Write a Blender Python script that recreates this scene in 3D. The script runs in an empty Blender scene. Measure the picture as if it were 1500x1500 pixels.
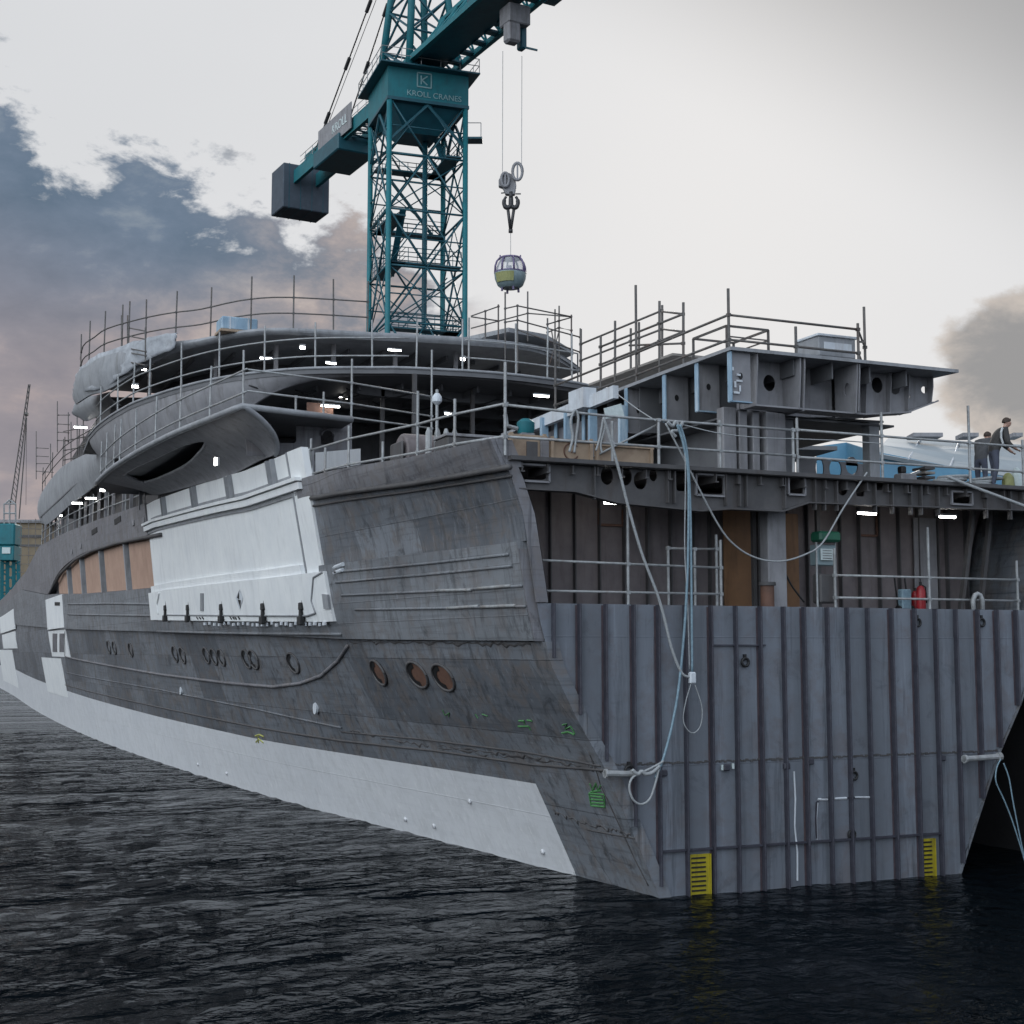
import bpy, bmesh, math, random
from mathutils import Vector, Matrix
from mathutils.geometry import tessellate_polygon
random.seed(7)
R = math.radians
scene = bpy.context.scene
COL = scene.collection

# ------------------------------------------------------------------ survey
# X = across the cut section (to starboard), Y = along the ship towards the stern, Z = up, water at 0
F = 2045.0; PCX = 750.0; PCY = 750.0; HOR = 952.0
TH = math.atan((HOR-PCY)/F)
HEAD = math.atan(900*math.cos(TH)/F)
fw = Vector((math.sin(HEAD)*math.cos(TH), math.cos(HEAD)*math.cos(TH), math.sin(TH)))
rt = Vector((math.cos(HEAD), -math.sin(HEAD), 0))
up = rt.cross(fw)
def ray(px, py): return fw + rt*((px-PCX)/F) + up*((PCY-py)/F)
CAM = -30.0*ray(965, 1316)
def onZ(px, py, z): r = ray(px, py); return CAM + r*((z-CAM.z)/r.z)
def onY(px, py, y): r = ray(px, py); return CAM + r*((y-CAM.y)/r.y)
def onX(px, py, x): r = ray(px, py); return CAM + r*((x-CAM.x)/r.x)
def onD(px, py, d): return CAM + ray(px, py)*d
def z_at(x, y, py):
    # height on the vertical line through (x, y) that is sighted at image row py
    lo, hi = -5.0, 80.0
    for _ in range(40):
        m = (lo+hi)/2; d = Vector((x, y, m))-CAM
        if PCY-F*d.dot(up)/d.dot(fw) > py: lo = m
        else: hi = m
    return (lo+hi)/2
CL = 4.15                                            # ship's centreline
def mir(p): return Vector((2*CL-p[0], p[1], p[2]))
def lerp(a, b, t): return a+(b-a)*t
class Curve1:
    def __init__(s, pts, smooth=True): s.p = sorted(pts); s.sm = smooth
    def __call__(s, x):
        p = s.p
        if x <= p[0][0]: return p[0][1]
        if x >= p[-1][0]: return p[-1][1]
        i = 0
        while x > p[i+1][0]: i += 1
        x0, y0 = p[i]; x1, y1 = p[i+1]; h = x1-x0; t = (x-x0)/h
        if not s.sm: return y0+(y1-y0)*t
        d = (y1-y0)/h
        m0 = d if i == 0 else .5*(d+(y0-p[i-1][1])/(x0-p[i-1][0]))
        m1 = d if i+2 >= len(p) else .5*(d+(p[i+2][1]-y1)/(p[i+2][0]-x1))
        t2 = t*t; t3 = t2*t
        return (2*t3-3*t2+1)*y0+(t3-2*t2+t)*h*m0+(-2*t3+3*t2)*y1+(t3-t2)*h*m1
def cast(px, py, fx, tmax=260):
    r = ray(px, py); t = 18.0; prev = None
    while t < tmax:
        p = CAM+r*t
        if p.x-fx(p.y, p.z) > 0 and p.y > -1.0: break
        t += .25
    lo, hi = t-.25, t
    for _ in range(30):
        m = (lo+hi)/2; p = CAM+r*m
        if p.x-fx(p.y, p.z) > 0: hi = m
        else: lo = m
    return CAM+r*hi

# ------------------------------------------------------------------ mesh building
class MB:
    def __init__(s): s.v = []; s.f = []
    def add(s, vs, fs):
        o = len(s.v); s.v += [Vector(v) for v in vs]; s.f += [tuple(i+o for i in f) for f in fs]; return s
    def quad(s, a, b, c, d): return s.add([a, b, c, d], [(0, 1, 2, 3)])
    def box(s, c, d, rz=0, M=None):
        m = Matrix.Rotation(rz, 3, 'Z') if M is None else M
        c = Vector(c); vs = []
        for z in (-.5, .5):
            for x, y in ((-.5, -.5), (.5, -.5), (.5, .5), (-.5, .5)):
                vs.append(c+m@Vector((x*d[0], y*d[1], z*d[2])))
        return s.add(vs, [(3, 2, 1, 0), (4, 5, 6, 7), (0, 1, 5, 4), (1, 2, 6, 5), (2, 3, 7, 6), (3, 0, 4, 7)])
    def bar(s, a, b, w, h, ref=(0, 0, 1)):
        a = Vector(a); b = Vector(b); d = (b-a); L = d.length
        if L < 1e-5: return s
        d /= L; ref = Vector(ref)
        if abs(d.dot(ref)) > .98: ref = Vector((1, 0, 0))
        x = d.cross(ref).normalized(); y = x.cross(d).normalized()
        M = Matrix((x, d, y)).transposed()
        return s.box((a+b)/2, (w, L, h), M=M)
    def tube(s, pts, r, n=8, cap=True):
        pts = [Vector(p) for p in pts]; N = len(pts); rings = []
        prevx = None; vs = []
        for i, p in enumerate(pts):
            d = (pts[min(i+1, N-1)]-pts[max(i-1, 0)])
            if d.length < 1e-7: d = Vector((0, 0, 1))
            d.normalize()
            if prevx is None:
                ref = Vector((0, 0, 1)) if abs(d.z) < .9 else Vector((1, 0, 0))
                x = d.cross(ref).normalized()
            else:
                x = (prevx-d*prevx.dot(d)).normalized()
            prevx = x; y = d.cross(x)
            rr = r[i] if isinstance(r, (list, tuple)) else r
            for k in range(n):
                a = 2*math.pi*k/n; vs.append(p+x*(rr*math.cos(a))+y*(rr*math.sin(a)))
        fs = []
        for i in range(N-1):
            for k in range(n):
                k2 = (k+1) % n; fs.append((i*n+k, i*n+k2, (i+1)*n+k2, (i+1)*n+k))
        if cap: fs.append(tuple(range(n-1, -1, -1))); fs.append(tuple((N-1)*n+k for k in range(n)))
        return s.add(vs, fs)
    def cyl(s, a, b, r, n=12): return s.tube([a, b], r, n)
    def plate(s, outer, holes, fmap, vec):
        # flat polygon (u,v) with holes, mapped by fmap into space and thickened by vec (vector or function)
        loops = [outer]+list(holes)
        flat = [(u, v) for lp in loops for (u, v) in lp]
        tris = tessellate_polygon([[Vector((u, v, 0)) for u, v in lp] for lp in loops])
        n = len(flat); V0 = [Vector(fmap(u, v)) for u, v in flat]
        V1 = [p+(Vector(vec(u, v)) if callable(vec) else Vector(vec)) for p, (u, v) in zip(V0, flat)]
        fs = [tuple(t) for t in tris]+[tuple(i+n for i in reversed(t)) for t in tris]
        o = 0
        for lp in loops:
            k = len(lp)
            for i in range(k):
                j = (i+1) % k; fs.append((o+i, o+j, n+o+j, n+o+i))
            o += k
        return s.add(V0+V1, fs)
    def slab(s, poly, z0, z1):
        return s.plate([(p[0], p[1]) for p in poly], [], lambda u, v: (u, v, z0), (0, 0, z1-z0))
    def lathe(s, c, prof, n=24, axis='Z'):
        c = Vector(c); vs = []; fs = []
        for (r, h) in prof:
            for k in range(n):
                a = 2*math.pi*k/n; q = (r*math.cos(a), r*math.sin(a), h)
                if axis == 'Y': q = (q[0], q[2], q[1])
                if axis == 'X': q = (q[2], q[0], q[1])
                vs.append(c+Vector(q))
        for i in range(len(prof)-1):
            for k in range(n):
                k2 = (k+1) % n; fs.append((i*n+k, i*n+k2, (i+1)*n+k2, (i+1)*n+k))
        fs.append(tuple(range(n-1, -1, -1))); fs.append(tuple((len(prof)-1)*n+k for k in range(n)))
        return s.add(vs, fs)
    def grid(s, rows):
        nr = len(rows); nc = len(rows[0])
        vs = [p for r in rows for p in r]
        fs = [(i*nc+j, i*nc+j+1, (i+1)*nc+j+1, (i+1)*nc+j) for i in range(nr-1) for j in range(nc-1)]
        return s.add(vs, fs)
    def shell(s, rows, vec):
        # a sheet of rows of points with thickness
        nr = len(rows); nc = len(rows[0]); n = nr*nc
        A = [Vector(p) for r in rows for p in r]
        B = [p+(Vector(vec(p)) if callable(vec) else Vector(vec)) for p in A]
        fs = []
        for i in range(nr-1):
            for j in range(nc-1):
                q = (i*nc+j, i*nc+j+1, (i+1)*nc+j+1, (i+1)*nc+j)
                fs.append(q); fs.append(tuple(n+k for k in reversed(q)))
        for j in range(nc-1):
            fs.append((j, n+j, n+j+1, j+1)); a = (nr-1)*nc+j; fs.append((a, a+1, n+a+1, n+a))
        for i in range(nr-1):
            a = i*nc; b = (i+1)*nc; fs.append((a, b, n+b, n+a)); a = i*nc+nc-1; b = a+nc; fs.append((a, n+a, n+b, b))
        return s.add(A+B, fs)
    def build(s, name, mat, parent=None, smooth=False, bevel=0):
        me = bpy.data.meshes.new(name)
        off = parent_world(parent) if parent else Vector((0, 0, 0))
        me.from_pydata([tuple(v-off) for v in s.v], [], s.f)
        bm = bmesh.new(); bm.from_mesh(me); bmesh.ops.recalc_face_normals(bm, faces=bm.faces)
        bm.to_mesh(me); bm.free()
        if smooth:
            for p in me.polygons: p.use_smooth = True
        o = bpy.data.objects.new(name, me); me.materials.append(mat); COL.objects.link(o)
        if parent: o.parent = parent
        if smooth == 'auto':
            bm = bmesh.new(); bm.from_mesh(me)
            for e in bm.edges:
                if len(e.link_faces) == 2 and e.calc_face_angle(0) > R(35): e.smooth = False
            bm.to_mesh(me); bm.free()
        if bevel:
            b = o.modifiers.new('Bevel', 'BEVEL'); b.width = bevel; b.segments = 1; b.limit_method = 'ANGLE'
        return o
def parent_world(o):
    p = Vector((0, 0, 0))
    while o: p += o.location; o = o.parent
    return p
def tag(o, label=None, cat=None, group=None, kind=None):
    if label: o['label'] = label
    if cat: o['category'] = cat
    if group: o['group'] = group
    if kind: o['kind'] = kind
    return o
def thing(name, label, cat, loc=(0, 0, 0), group=None):
    o = bpy.data.objects.new(name, None); o.empty_display_size = .3; COL.objects.link(o); o.location = loc
    return tag(o, label, cat, group)
def copy_tree(o, parent=None):
    c = o.copy(); COL.objects.link(c)
    if parent: c.parent = parent
    for ch in list(o.children): copy_tree(ch, c)
    return c

# ------------------------------------------------------------------ materials
def newmat(name):
    m = bpy.data.materials.new(name); m.use_nodes = True
    nt = m.node_tree; b = nt.nodes['Principled BSDF']
    return m, nt, b
def N(nt, t, **kw):
    n = nt.nodes.new(t)
    for k, v in kw.items():
        if k in n.inputs.keys() if hasattr(n.inputs, 'keys') else False: n.inputs[k].default_value = v
        else: setattr(n, k, v)
    return n
def noise(nt, vec, scale, detail=5, rough=.6, dist=0):
    n = nt.nodes.new('ShaderNodeTexNoise'); n.inputs['Scale'].default_value = scale
    n.inputs['Detail'].default_value = detail; n.inputs['Roughness'].default_value = rough
    n.inputs['Distortion'].default_value = dist; nt.links.new(vec, n.inputs['Vector']); return n.outputs['Fac']
def ramp(nt, fac, stops):
    n = nt.nodes.new('ShaderNodeValToRGB'); e = n.color_ramp.elements
    while len(e) < len(stops): e.new(.5)
    for el, (p, c) in zip(e, stops): el.position = p; el.color = (c[0], c[1], c[2], 1) if not isinstance(c, (int, float)) else (c, c, c, 1)
    nt.links.new(fac, n.inputs['Fac']); return n.outputs['Color']
def mix(nt, a, b, fac, mode='MIX'):
    n = nt.nodes.new('ShaderNodeMix'); n.data_type = 'RGBA'; n.blend_type = mode
    for s, v in ((n.inputs[0], fac), (n.inputs[6], a), (n.inputs[7], b)):
        if isinstance(v, bpy.types.NodeSocket): nt.links.new(v, s)
        elif isinstance(v, (int, float)): s.default_value = v if s.type == 'VALUE' else (v, v, v, 1)
        else: s.default_value = (v[0], v[1], v[2], 1)
    return n.outputs[2]
def math_(nt, op, a, b=0.0, c=0.0, clamp=False):
    n = nt.nodes.new('ShaderNodeMath'); n.operation = op; n.use_clamp = clamp
    for s, v in zip(n.inputs, (a, b, c)):
        if isinstance(v, bpy.types.NodeSocket): nt.links.new(v, s)
        else: s.default_value = v
    return n.outputs[0]
def coords(nt, scale=(1, 1, 1), rot=(0, 0, 0), geo=True):
    if geo: tc = nt.nodes.new('ShaderNodeNewGeometry').outputs['Position']
    else: tc = nt.nodes.new('ShaderNodeTexCoord').outputs['Object']
    mp = nt.nodes.new('ShaderNodeMapping'); mp.inputs['Scale'].default_value = scale; mp.inputs['Rotation'].default_value = rot
    nt.links.new(tc, mp.inputs['Vector']); return mp.outputs['Vector']
def bump(nt, b, h, strength=.3, dist=.02):
    n = nt.nodes.new('ShaderNodeBump'); n.inputs['Strength'].default_value = strength; n.inputs['Distance'].default_value = dist
    nt.links.new(h, n.inputs['Height']); nt.links.new(n.outputs['Normal'], b.inputs['Normal'])
def pm(name, c1, c2=None, scale=3.0, rough=.55, metal=0.0, stain=None, stain_amt=.35, streak=True, bmp=.15, emit=None, estr=0):
    """painted / worn surface: two tones broken up by noise, downward dirt streaks"""
    m, nt, b = newmat(name)
    c2 = c2 or tuple(x*.78 for x in c1); v = coords(nt)
    f = noise(nt, v, scale, 6, .65); col = mix(nt, c1, c2, ramp(nt, f, [(.35, 0.0), (.68, 1.0)]))
    if stain:
        vs = coords(nt, (1.6, 1.6, .22) if streak else (1, 1, 1)); g = noise(nt, vs, 1.9, 5, .7, .3)
        col = mix(nt, col, stain, math_(nt, 'MULTIPLY', ramp(nt, g, [(.50, 0.0), (.72, 1.0)]), stain_amt))
    nt.links.new(col, b.inputs['Base Color'])
    h = noise(nt, v, scale*9, 4, .6)
    nt.links.new(math_(nt, 'MULTIPLY_ADD', h, .25, rough-.12), b.inputs['Roughness'])
    b.inputs['Metallic'].default_value = metal
    if bmp: bump(nt, b, h, bmp, .01)
    return m
def emitmat(name, col, s):
    m, nt, b = newmat(name); b.inputs['Base Color'].default_value = (.8, .8, .8, 1)
    b.inputs['Emission Color'].default_value = (*col, 1); b.inputs['Emission Strength'].default_value = s
    return m
def hullmat(name, base, dark, rust, plate=(3.4, 1.7), var=.5, rough=.5, weld=.6, rust_amt=.6, scorch=.6, roll=.45, panel=0.0, streak=.6):
    """bare / primed hull plates: tone changes from plate to plate, weld lines, rust blooms, runs"""
    m, nt, b = newmat(name)
    pos = nt.nodes.new('ShaderNodeNewGeometry').outputs['Position']
    sp = nt.nodes.new('ShaderNodeSeparateXYZ'); nt.links.new(pos, sp.inputs[0])
    cb = nt.nodes.new('ShaderNodeCombineXYZ')
    nt.links.new(math_(nt, 'ADD', sp.outputs['Y'], sp.outputs['X']), cb.inputs['X']); nt.links.new(sp.outputs['Z'], cb.inputs['Y'])
    br = nt.nodes.new('ShaderNodeTexBrick'); nt.links.new(cb.outputs[0], br.inputs['Vector'])
    br.inputs['Scale'].default_value = 1; br.inputs['Brick Width'].default_value = plate[0]; br.inputs['Row Height'].default_value = plate[1]
    br.inputs['Mortar Size'].default_value = .018; br.inputs['Mortar Smooth'].default_value = .6; br.inputs['Bias'].default_value = 0
    br.inputs['Color1'].default_value = (0, 0, 0, 1); br.inputs['Color2'].default_value = (1, 1, 1, 1); br.inputs['Mortar'].default_value = (.5, .5, .5, 1)
    v = coords(nt)
    big = noise(nt, v, .35, 4, .6); med = noise(nt, v, 1.7, 6, .68, .4)
    tone = math_(nt, 'MULTIPLY_ADD', br.outputs['Color'], var*.45, math_(nt, 'MULTIPLY', big, .55))
    col = mix(nt, base, dark, ramp(nt, tone, [(.2, 0.0), (.62, 1.0)]))
    # warm mill-scale tint in patches
    col = mix(nt, col, rust, math_(nt, 'MULTIPLY', ramp(nt, med, [(.47, 0.0), (.62, 1.0)]), rust_amt))
    # long run-off streaks
    vs = coords(nt, (2.6, 2.6, .16)); st = noise(nt, vs, 1.6, 5, .75, .2)
    col = mix(nt, col, tuple(x*.42 for x in dark), math_(nt, 'MULTIPLY', ramp(nt, st, [(.52, 0.0), (.64, 1.0)]), streak))
    col = mix(nt, col, tuple(min(1, x*1.75) for x in base), math_(nt, 'MULTIPLY', ramp(nt, noise(nt, vs, 2.7, 4, .7), [(.57, 0.0), (.68, 1.0)]), .22))
    # horizontal grinding / rolling marks
    vh = coords(nt, (.25, .25, 7)); hm = noise(nt, vh, 1.3, 4, .7)
    col = mix(nt, col, tuple(x*.6 for x in dark), math_(nt, 'MULTIPLY', ramp(nt, hm, [(.52, 0.0), (.66, 1.0)]), roll))
    if panel:
        vp = coords(nt, (1.55, 1.55, .03)); pn = noise(nt, vp, 1.0, 2, .5)
        col = mix(nt, col, tuple(x*.62 for x in base), math_(nt, 'MULTIPLY', ramp(nt, pn, [(.42, 0.0), (.6, 1.0)]), panel))
    # scorched blotches left by cutting and welding
    sc = noise(nt, v, 1.15, 7, .72, .8)
    col = mix(nt, col, tuple(x*.3 for x in dark), math_(nt, 'MULTIPLY', ramp(nt, sc, [(.57, 0.0), (.66, 1.0)]), scorch))
    # weld seams
    wn = math_(nt, 'MULTIPLY', br.outputs['Fac'], math_(nt, 'MULTIPLY', ramp(nt, noise(nt, v, 2.2, 3), [(.35, .15), (.6, 1.0)]), weld))
    col = mix(nt, col, tuple(x*.3 for x in dark), wn)
    nt.links.new(col, b.inputs['Base Color'])
    nt.links.new(math_(nt, 'MULTIPLY_ADD', med, .35, rough-.15), b.inputs['Roughness'])
    hh = math_(nt, 'ADD', math_(nt, 'MULTIPLY', br.outputs['Fac'], .6), math_(nt, 'ADD', math_(nt, 'MULTIPLY', med, .35), math_(nt, 'MULTIPLY', big, .8)))
    bump(nt, b, hh, .35, .03)
    return m

M = {}
M['hull'] = hullmat('bare_hull_steel', (.205, .222, .248), (.092, .102, .118), (.145, .124, .112), var=.8, rust_amt=.65)
M['belt'] = hullmat('belting_steel', (.21, .225, .245), (.12, .13, .145), (.145, .115, .10), plate=(4.5, .55), weld=.35, rust_amt=.4)
M['strake'] = hullmat('strake_steel', (.20, .20, .215), (.12, .12, .135), (.15, .12, .10), plate=(6, 2.5), weld=.3, rust_amt=.35)
M['bulkhead'] = hullmat('primed_bulkhead', (.17, .19, .222), (.125, .14, .168), (.125, .105, .108), plate=(50, 2.8), var=.3, weld=.1, rust_amt=.45, scorch=.3, roll=0.06, panel=.7)
M['stiff'] = pm('stiffener_steel', (.05, .052, .068), (.03, .03, .042), 4, .5, 0, (.04, .025, .03))
M['white'] = pm('white_primer', (.80, .815, .815), (.70, .72, .735), .8, .5, 0, (.45, .46, .47), .35, True, .08)
M['boot'] = hullmat('light_bottom_paint', (.67, .685, .71), (.575, .595, .63), (.50, .51, .52), plate=(5.2, 1.4), var=.35, rough=.5, weld=.12, rust_amt=.35, scorch=.04, roll=.12, streak=.14)
M['grey'] = pm('grey_primer', (.26, .26, .275), (.19, .19, .205), 1.4, .6, 0, (.07, .06, .055), .5)
M['deckgrey'] = pm('deck_edge_primer', (.30, .31, .33), (.21, .22, .235), 1.2, .6, 0, (.10, .095, .09), .5)
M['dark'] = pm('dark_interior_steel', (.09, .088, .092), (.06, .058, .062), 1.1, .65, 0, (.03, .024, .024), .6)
M['girder'] = pm('dark_girder_primer', (.085, .082, .084), (.055, .054, .057), 1.6, .6, 0, (.05, .035, .028), .5)
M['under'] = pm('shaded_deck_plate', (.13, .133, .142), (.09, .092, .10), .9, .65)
M['inwall'] = pm('brown_red_primer_wall', (.175, .152, .155), (.12, .105, .11), 1.5, .65, 0, (.05, .036, .03), .55)
M['tube'] = pm('galvanised_tube', (.36, .375, .385), (.22, .23, .235), 6, .5, .15, (.16, .09, .05), .35, True, .05)
M['tubedark'] = pm('weathered_tube', (.12, .115, .11), (.07, .066, .066), 6, .55, .1, (.12, .055, .03), .5, True, .05)
M['sheeting'] = pm('dusty_sheeting', (.40, .42, .45), (.26, .275, .30), 2.2, .7, 0, (.16, .16, .17), .6, False, .3)
M['plank'] = pm('scaffold_board', (.30, .28, .26), (.20, .185, .17), 3, .8)
M['ply'] = pm('plywood_board', (.43, .285, .215), (.35, .225, .17), 1.2, .7, 0, (.25, .15, .11), .4)
M['plydark'] = pm('varnished_plywood', (.25, .13, .06), (.18, .095, .045), 1.3, .6, 0, (.06, .03, .018), .5)
M['timber'] = pm('fresh_timber', (.38, .29, .21), (.26, .19, .135), 2.5, .75, 0, (.16, .10, .07), .5, False)
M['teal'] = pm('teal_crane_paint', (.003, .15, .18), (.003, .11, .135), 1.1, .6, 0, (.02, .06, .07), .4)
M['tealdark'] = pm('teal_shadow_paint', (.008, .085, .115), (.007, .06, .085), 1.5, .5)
M['concrete'] = pm('counterweight_concrete', (.055, .075, .10), (.04, .055, .075), 1.2, .7)
M['rope'] = pm('rope_fibre', (.34, .36, .37), (.24, .25, .26), 20, .85, 0, None, 0, False, .2)
M['ropedark'] = pm('wire_rope', (.06, .06, .062), (.04, .04, .045), 20, .5, .5)
M['hoseblue'] = pm('pale_blue_hose', (.20, .30, .36), (.13, .2, .25), 12, .5)
M['bluetape'] = pm('blue_white_masking', (.26, .38, .48), (.19, .29, .39), 2.5, .6, 0, (.62, .68, .72), .7)
M['whitebar'] = pm('white_flat_bar', (.58, .62, .66), (.46, .49, .53), 3, .55, 0, (.25, .2, .18), .4)
M['yellow'] = pm('yellow_plate', (.40, .33, .012), (.30, .25, .012), 3, .6, 0, (.06, .05, .02), .6)
M['black'] = pm('black_mark', (.012, .012, .013), (.008, .008, .009), 3, .6)
M['red'] = pm('red_cylinder_paint', (.30, .012, .018), (.2, .01, .014), 3, .4)
M['green'] = pm('green_box_paint', (.012, .11, .06), (.01, .08, .05), 3, .5)
M['spray'] = pm('green_spray_paint', (.085, .27, .09), (.06, .19, .065), 9, .7)
M['sprayy'] = pm('yellow_spray_paint', (.42, .42, .10), (.30, .32, .10), 9, .7)
M['paper'] = pm('paper_notice', (.55, .62, .62), (.45, .52, .52), 12, .8)
M['rustp'] = pm('rusty_plate', (.15, .075, .05), (.10, .055, .04), 4, .75, 0, (.05, .03, .022), .5)
M['quay'] = pm('dark_quay_wall', (.014, .014, .016), (.010, .010, .012), 1, .7)  # near black: the backlit quay's shade is put into the base colour
M['roof'] = pm('pale_shed_roof', (.30, .345, .375), (.24, .28, .31), .5, .5)
M['blue'] = pm('blue_cladding', (.09, .24, .36), (.07, .19, .30), .8, .5, 0, (.12, .3, .4), .3)
M['tan'] = pm('tan_cladding', (.20, .155, .10), (.15, .12, .08), .6, .7)
M['skin'] = pm('skin', (.42, .26, .2), (.36, .21, .16), 8, .5, bmp=.03)
M['jacket'] = pm('dark_jacket', (.055, .053, .052), (.038, .037, .037), 6, .85)
M['jacketb'] = pm('grey_jacket', (.08, .082, .088), (.05, .052, .058), 6, .85)
M['trousers'] = pm('blue_grey_trousers', (.075, .085, .12), (.055, .062, .09), 6, .85)
M['hair'] = pm('brown_hair', (.05, .03, .02), (.03, .02, .014), 20, .7)
M['lightpatch'] = pm('reflective_strip', (.55, .57, .58), None, 6, .4)
M['purple'] = pm('purple_cabin_frame', (.13, .10, .21), (.10, .08, .16), 4, .45)
M['cabin'] = pm('grey_green_cabin', (.22, .29, .31), (.17, .23, .25), 3, .45)
M['tubelight'] = emitmat('lit_tube', (1, .97, .93), 26.0)
def glassmat():
    m, nt, b = newmat('cabin_glass'); b.inputs['Base Color'].default_value = (.75, .78, .8, 1); b.inputs['Roughness'].default_value = .05
    b.inputs['Alpha'].default_value = .35; return m
M['glass'] = glassmat()

# ------------------------------------------------------------------ camera, light, sky
cd = bpy.data.cameras.new('camera'); cam = bpy.data.objects.new('camera', cd); COL.objects.link(cam)
cd.sensor_width = 36; cd.lens = F/1500*36; cd.clip_end = 8000; cd.clip_start = .5
cam.location = CAM; cam.rotation_euler = Matrix((rt, up, -fw)).transposed().to_euler(); scene.camera = cam
scene.view_settings.view_transform = 'Standard'; scene.view_settings.look = 'None'
scene.view_settings.exposure = 0; scene.view_settings.gamma = 1
SUN_AZ = HEAD+R(9); SUN_EL = R(22)
sv = Vector((math.sin(SUN_AZ)*math.cos(SUN_EL), math.cos(SUN_AZ)*math.cos(SUN_EL), math.sin(SUN_EL)))
ld = bpy.data.lights.new('sun', 'SUN'); ld.energy = 1.3; ld.angle = R(12); ld.color = (1, .95, .88)
sun = bpy.data.objects.new('sun', ld); COL.objects.link(sun); sun.rotation_euler = sv.to_track_quat('Z', 'Y').to_euler(); sun.location = (60, 60, 80)

def make_world():
    w = bpy.data.worlds.new('World'); scene.world = w; w.use_nodes = True
    nt = w.node_tree; bg = nt.nodes['Background']; bg.inputs['Strength'].default_value = .1
    sky = nt.nodes.new('ShaderNodeTexSky'); sky.sky_type = 'NISHITA'; sky.sun_disc = False
    sky.sun_elevation = SUN_EL; sky.sun_rotation = SUN_AZ; sky.dust_density = 2
    d = nt.nodes.new('ShaderNodeTexCoord').outputs['Generated']
    def dot(v):
        n = nt.nodes.new('ShaderNodeVectorMath'); n.operation = 'DOT_PRODUCT'; nt.links.new(d, n.inputs[0]); n.inputs[1].default_value = v; return n.outputs['Value']
    fh = Vector((math.sin(HEAD), math.cos(HEAD), 0))
    f = dot(fh); r = dot(rt); z = dot((0, 0, 1)); s = dot(sv)
    fpos = math_(nt, 'MAXIMUM', f, .02)
    a = math_(nt, 'DIVIDE', r, fpos)           # bearing off the ship's quarter (tangent)
    e = math_(nt, 'DIVIDE', z, fpos)           # height above the horizon (tangent)
    # billowing cloud texture on the direction sphere, stretched along the horizon
    mp = nt.nodes.new('ShaderNodeMapping'); mp.inputs['Scale'].default_value = (1, 1, 1.9); nt.links.new(d, mp.inputs['Vector'])
    n1 = noise(nt, mp.outputs[0], 7.5, 10, .6, .25); n2 = noise(nt, mp.outputs[0], 19, 9, .62, .2); n3 = noise(nt, mp.outputs[0], 2.6, 3, .5)
    w1 = math_(nt, 'SUBTRACT', n1, .5); w2 = math_(nt, 'SUBTRACT', n2, .5)
    wob = math_(nt, 'ADD', math_(nt, 'MULTIPLY', w1, .26), math_(nt, 'MULTIPLY', w2, .17))
    def sstep(x, lo, hi):
        n = nt.nodes.new('ShaderNodeMapRange'); n.interpolation_type = 'SMOOTHSTEP'; nt.links.new(x, n.inputs['Value'])
        n.inputs['From Min'].default_value = lo; n.inputs['From Max'].default_value = hi; return n.outputs['Result']
    # bank of cloud to the left, its top falling towards the ship's bow
    top = math_(nt, 'MULTIPLY_ADD', a, -.40, .258)
    over = math_(nt, 'ADD', math_(nt, 'SUBTRACT', top, e), wob)
    mL = math_(nt, 'MULTIPLY', sstep(over, -.008, .024), sstep(math_(nt, 'MULTIPLY_ADD', a, -1, math_(nt, 'MULTIPLY', w1, .22)), .005, .085))
    mL = math_(nt, 'MULTIPLY', mL, sstep(a, -1.1, -.6))
    # one heap of cloud low on the right
    dx = math_(nt, 'DIVIDE', math_(nt, 'SUBTRACT', a, .375), .072); dy = math_(nt, 'DIVIDE', math_(nt, 'SUBTRACT', e, .205), .062)
    rr = math_(nt, 'SQRT', math_(nt, 'ADD', math_(nt, 'MULTIPLY', dx, dx), math_(nt, 'MULTIPLY', dy, dy)))
    mR = sstep(math_(nt, 'ADD', math_(nt, 'SUBTRACT', 1.0, rr), math_(nt, 'MULTIPLY', wob, 3.4)), -.04, .16)
    # thin bright overcast, brightest round the hidden sun, greyer overhead
    glow = sstep(s, .55, 1.0)
    veil = mix(nt, (6.1, 6.2, 6.45), (7.2, 7.3, 7.5), glow)
    veil = mix(nt, veil, (2.9, 2.95, 3.05), math_(nt, 'MULTIPLY', sstep(math_(nt, 'ADD', e, math_(nt, 'MULTIPLY', a, .55)), .46, .72), .8))
    veil = mix(nt, veil, (6.6, 6.75, 6.9), math_(nt, 'MULTIPLY', sstep(n3, .4, .7), .35))
    col = mix(nt, sky.outputs[0], veil, .975)
    # cloud tones: blue grey bellies, pale violet body, warm rims low down
    n4 = math_(nt, 'MULTIPLY_ADD', n2, .45, math_(nt, 'MULTIPLY', n1, .55))
    body = ramp(nt, n4, [(.36, (1.1, 1.5, 2.1)), (.48, (2.1, 2.25, 2.65)), (.56, (3.9, 3.4, 3.35)), (.66, (6.2, 5.2, 4.6))])
    blue = ramp(nt, n4, [(.38, (.85, 1.4, 2.1)), (.52, (1.35, 1.9, 2.7)), (.60, (2.3, 2.8, 3.4)), (.70, (4.2, 4.3, 4.5))])
    low = math_(nt, 'SUBTRACT', 1.0, sstep(math_(nt, 'MULTIPLY_ADD', a, .35, e), .06, .23))
    body = mix(nt, blue, body, sstep(math_(nt, 'ADD', math_(nt, 'MULTIPLY', a, 1.6), math_(nt, 'MULTIPLY', low, .35)), -.40, -.16))
    body = mix(nt, body, (4.6, 3.55, 3.45), math_(nt, 'MULTIPLY', low, .42))
    col = mix(nt, col, body, math_(nt, 'MULTIPLY', mL, .95))
    bR = mix(nt, (3.3, 3.25, 3.25), (6.0, 5.4, 4.9), sstep(math_(nt, 'ADD', rr, math_(nt, 'MULTIPLY', w2, 1.5)), .45, 1.1))
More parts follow.
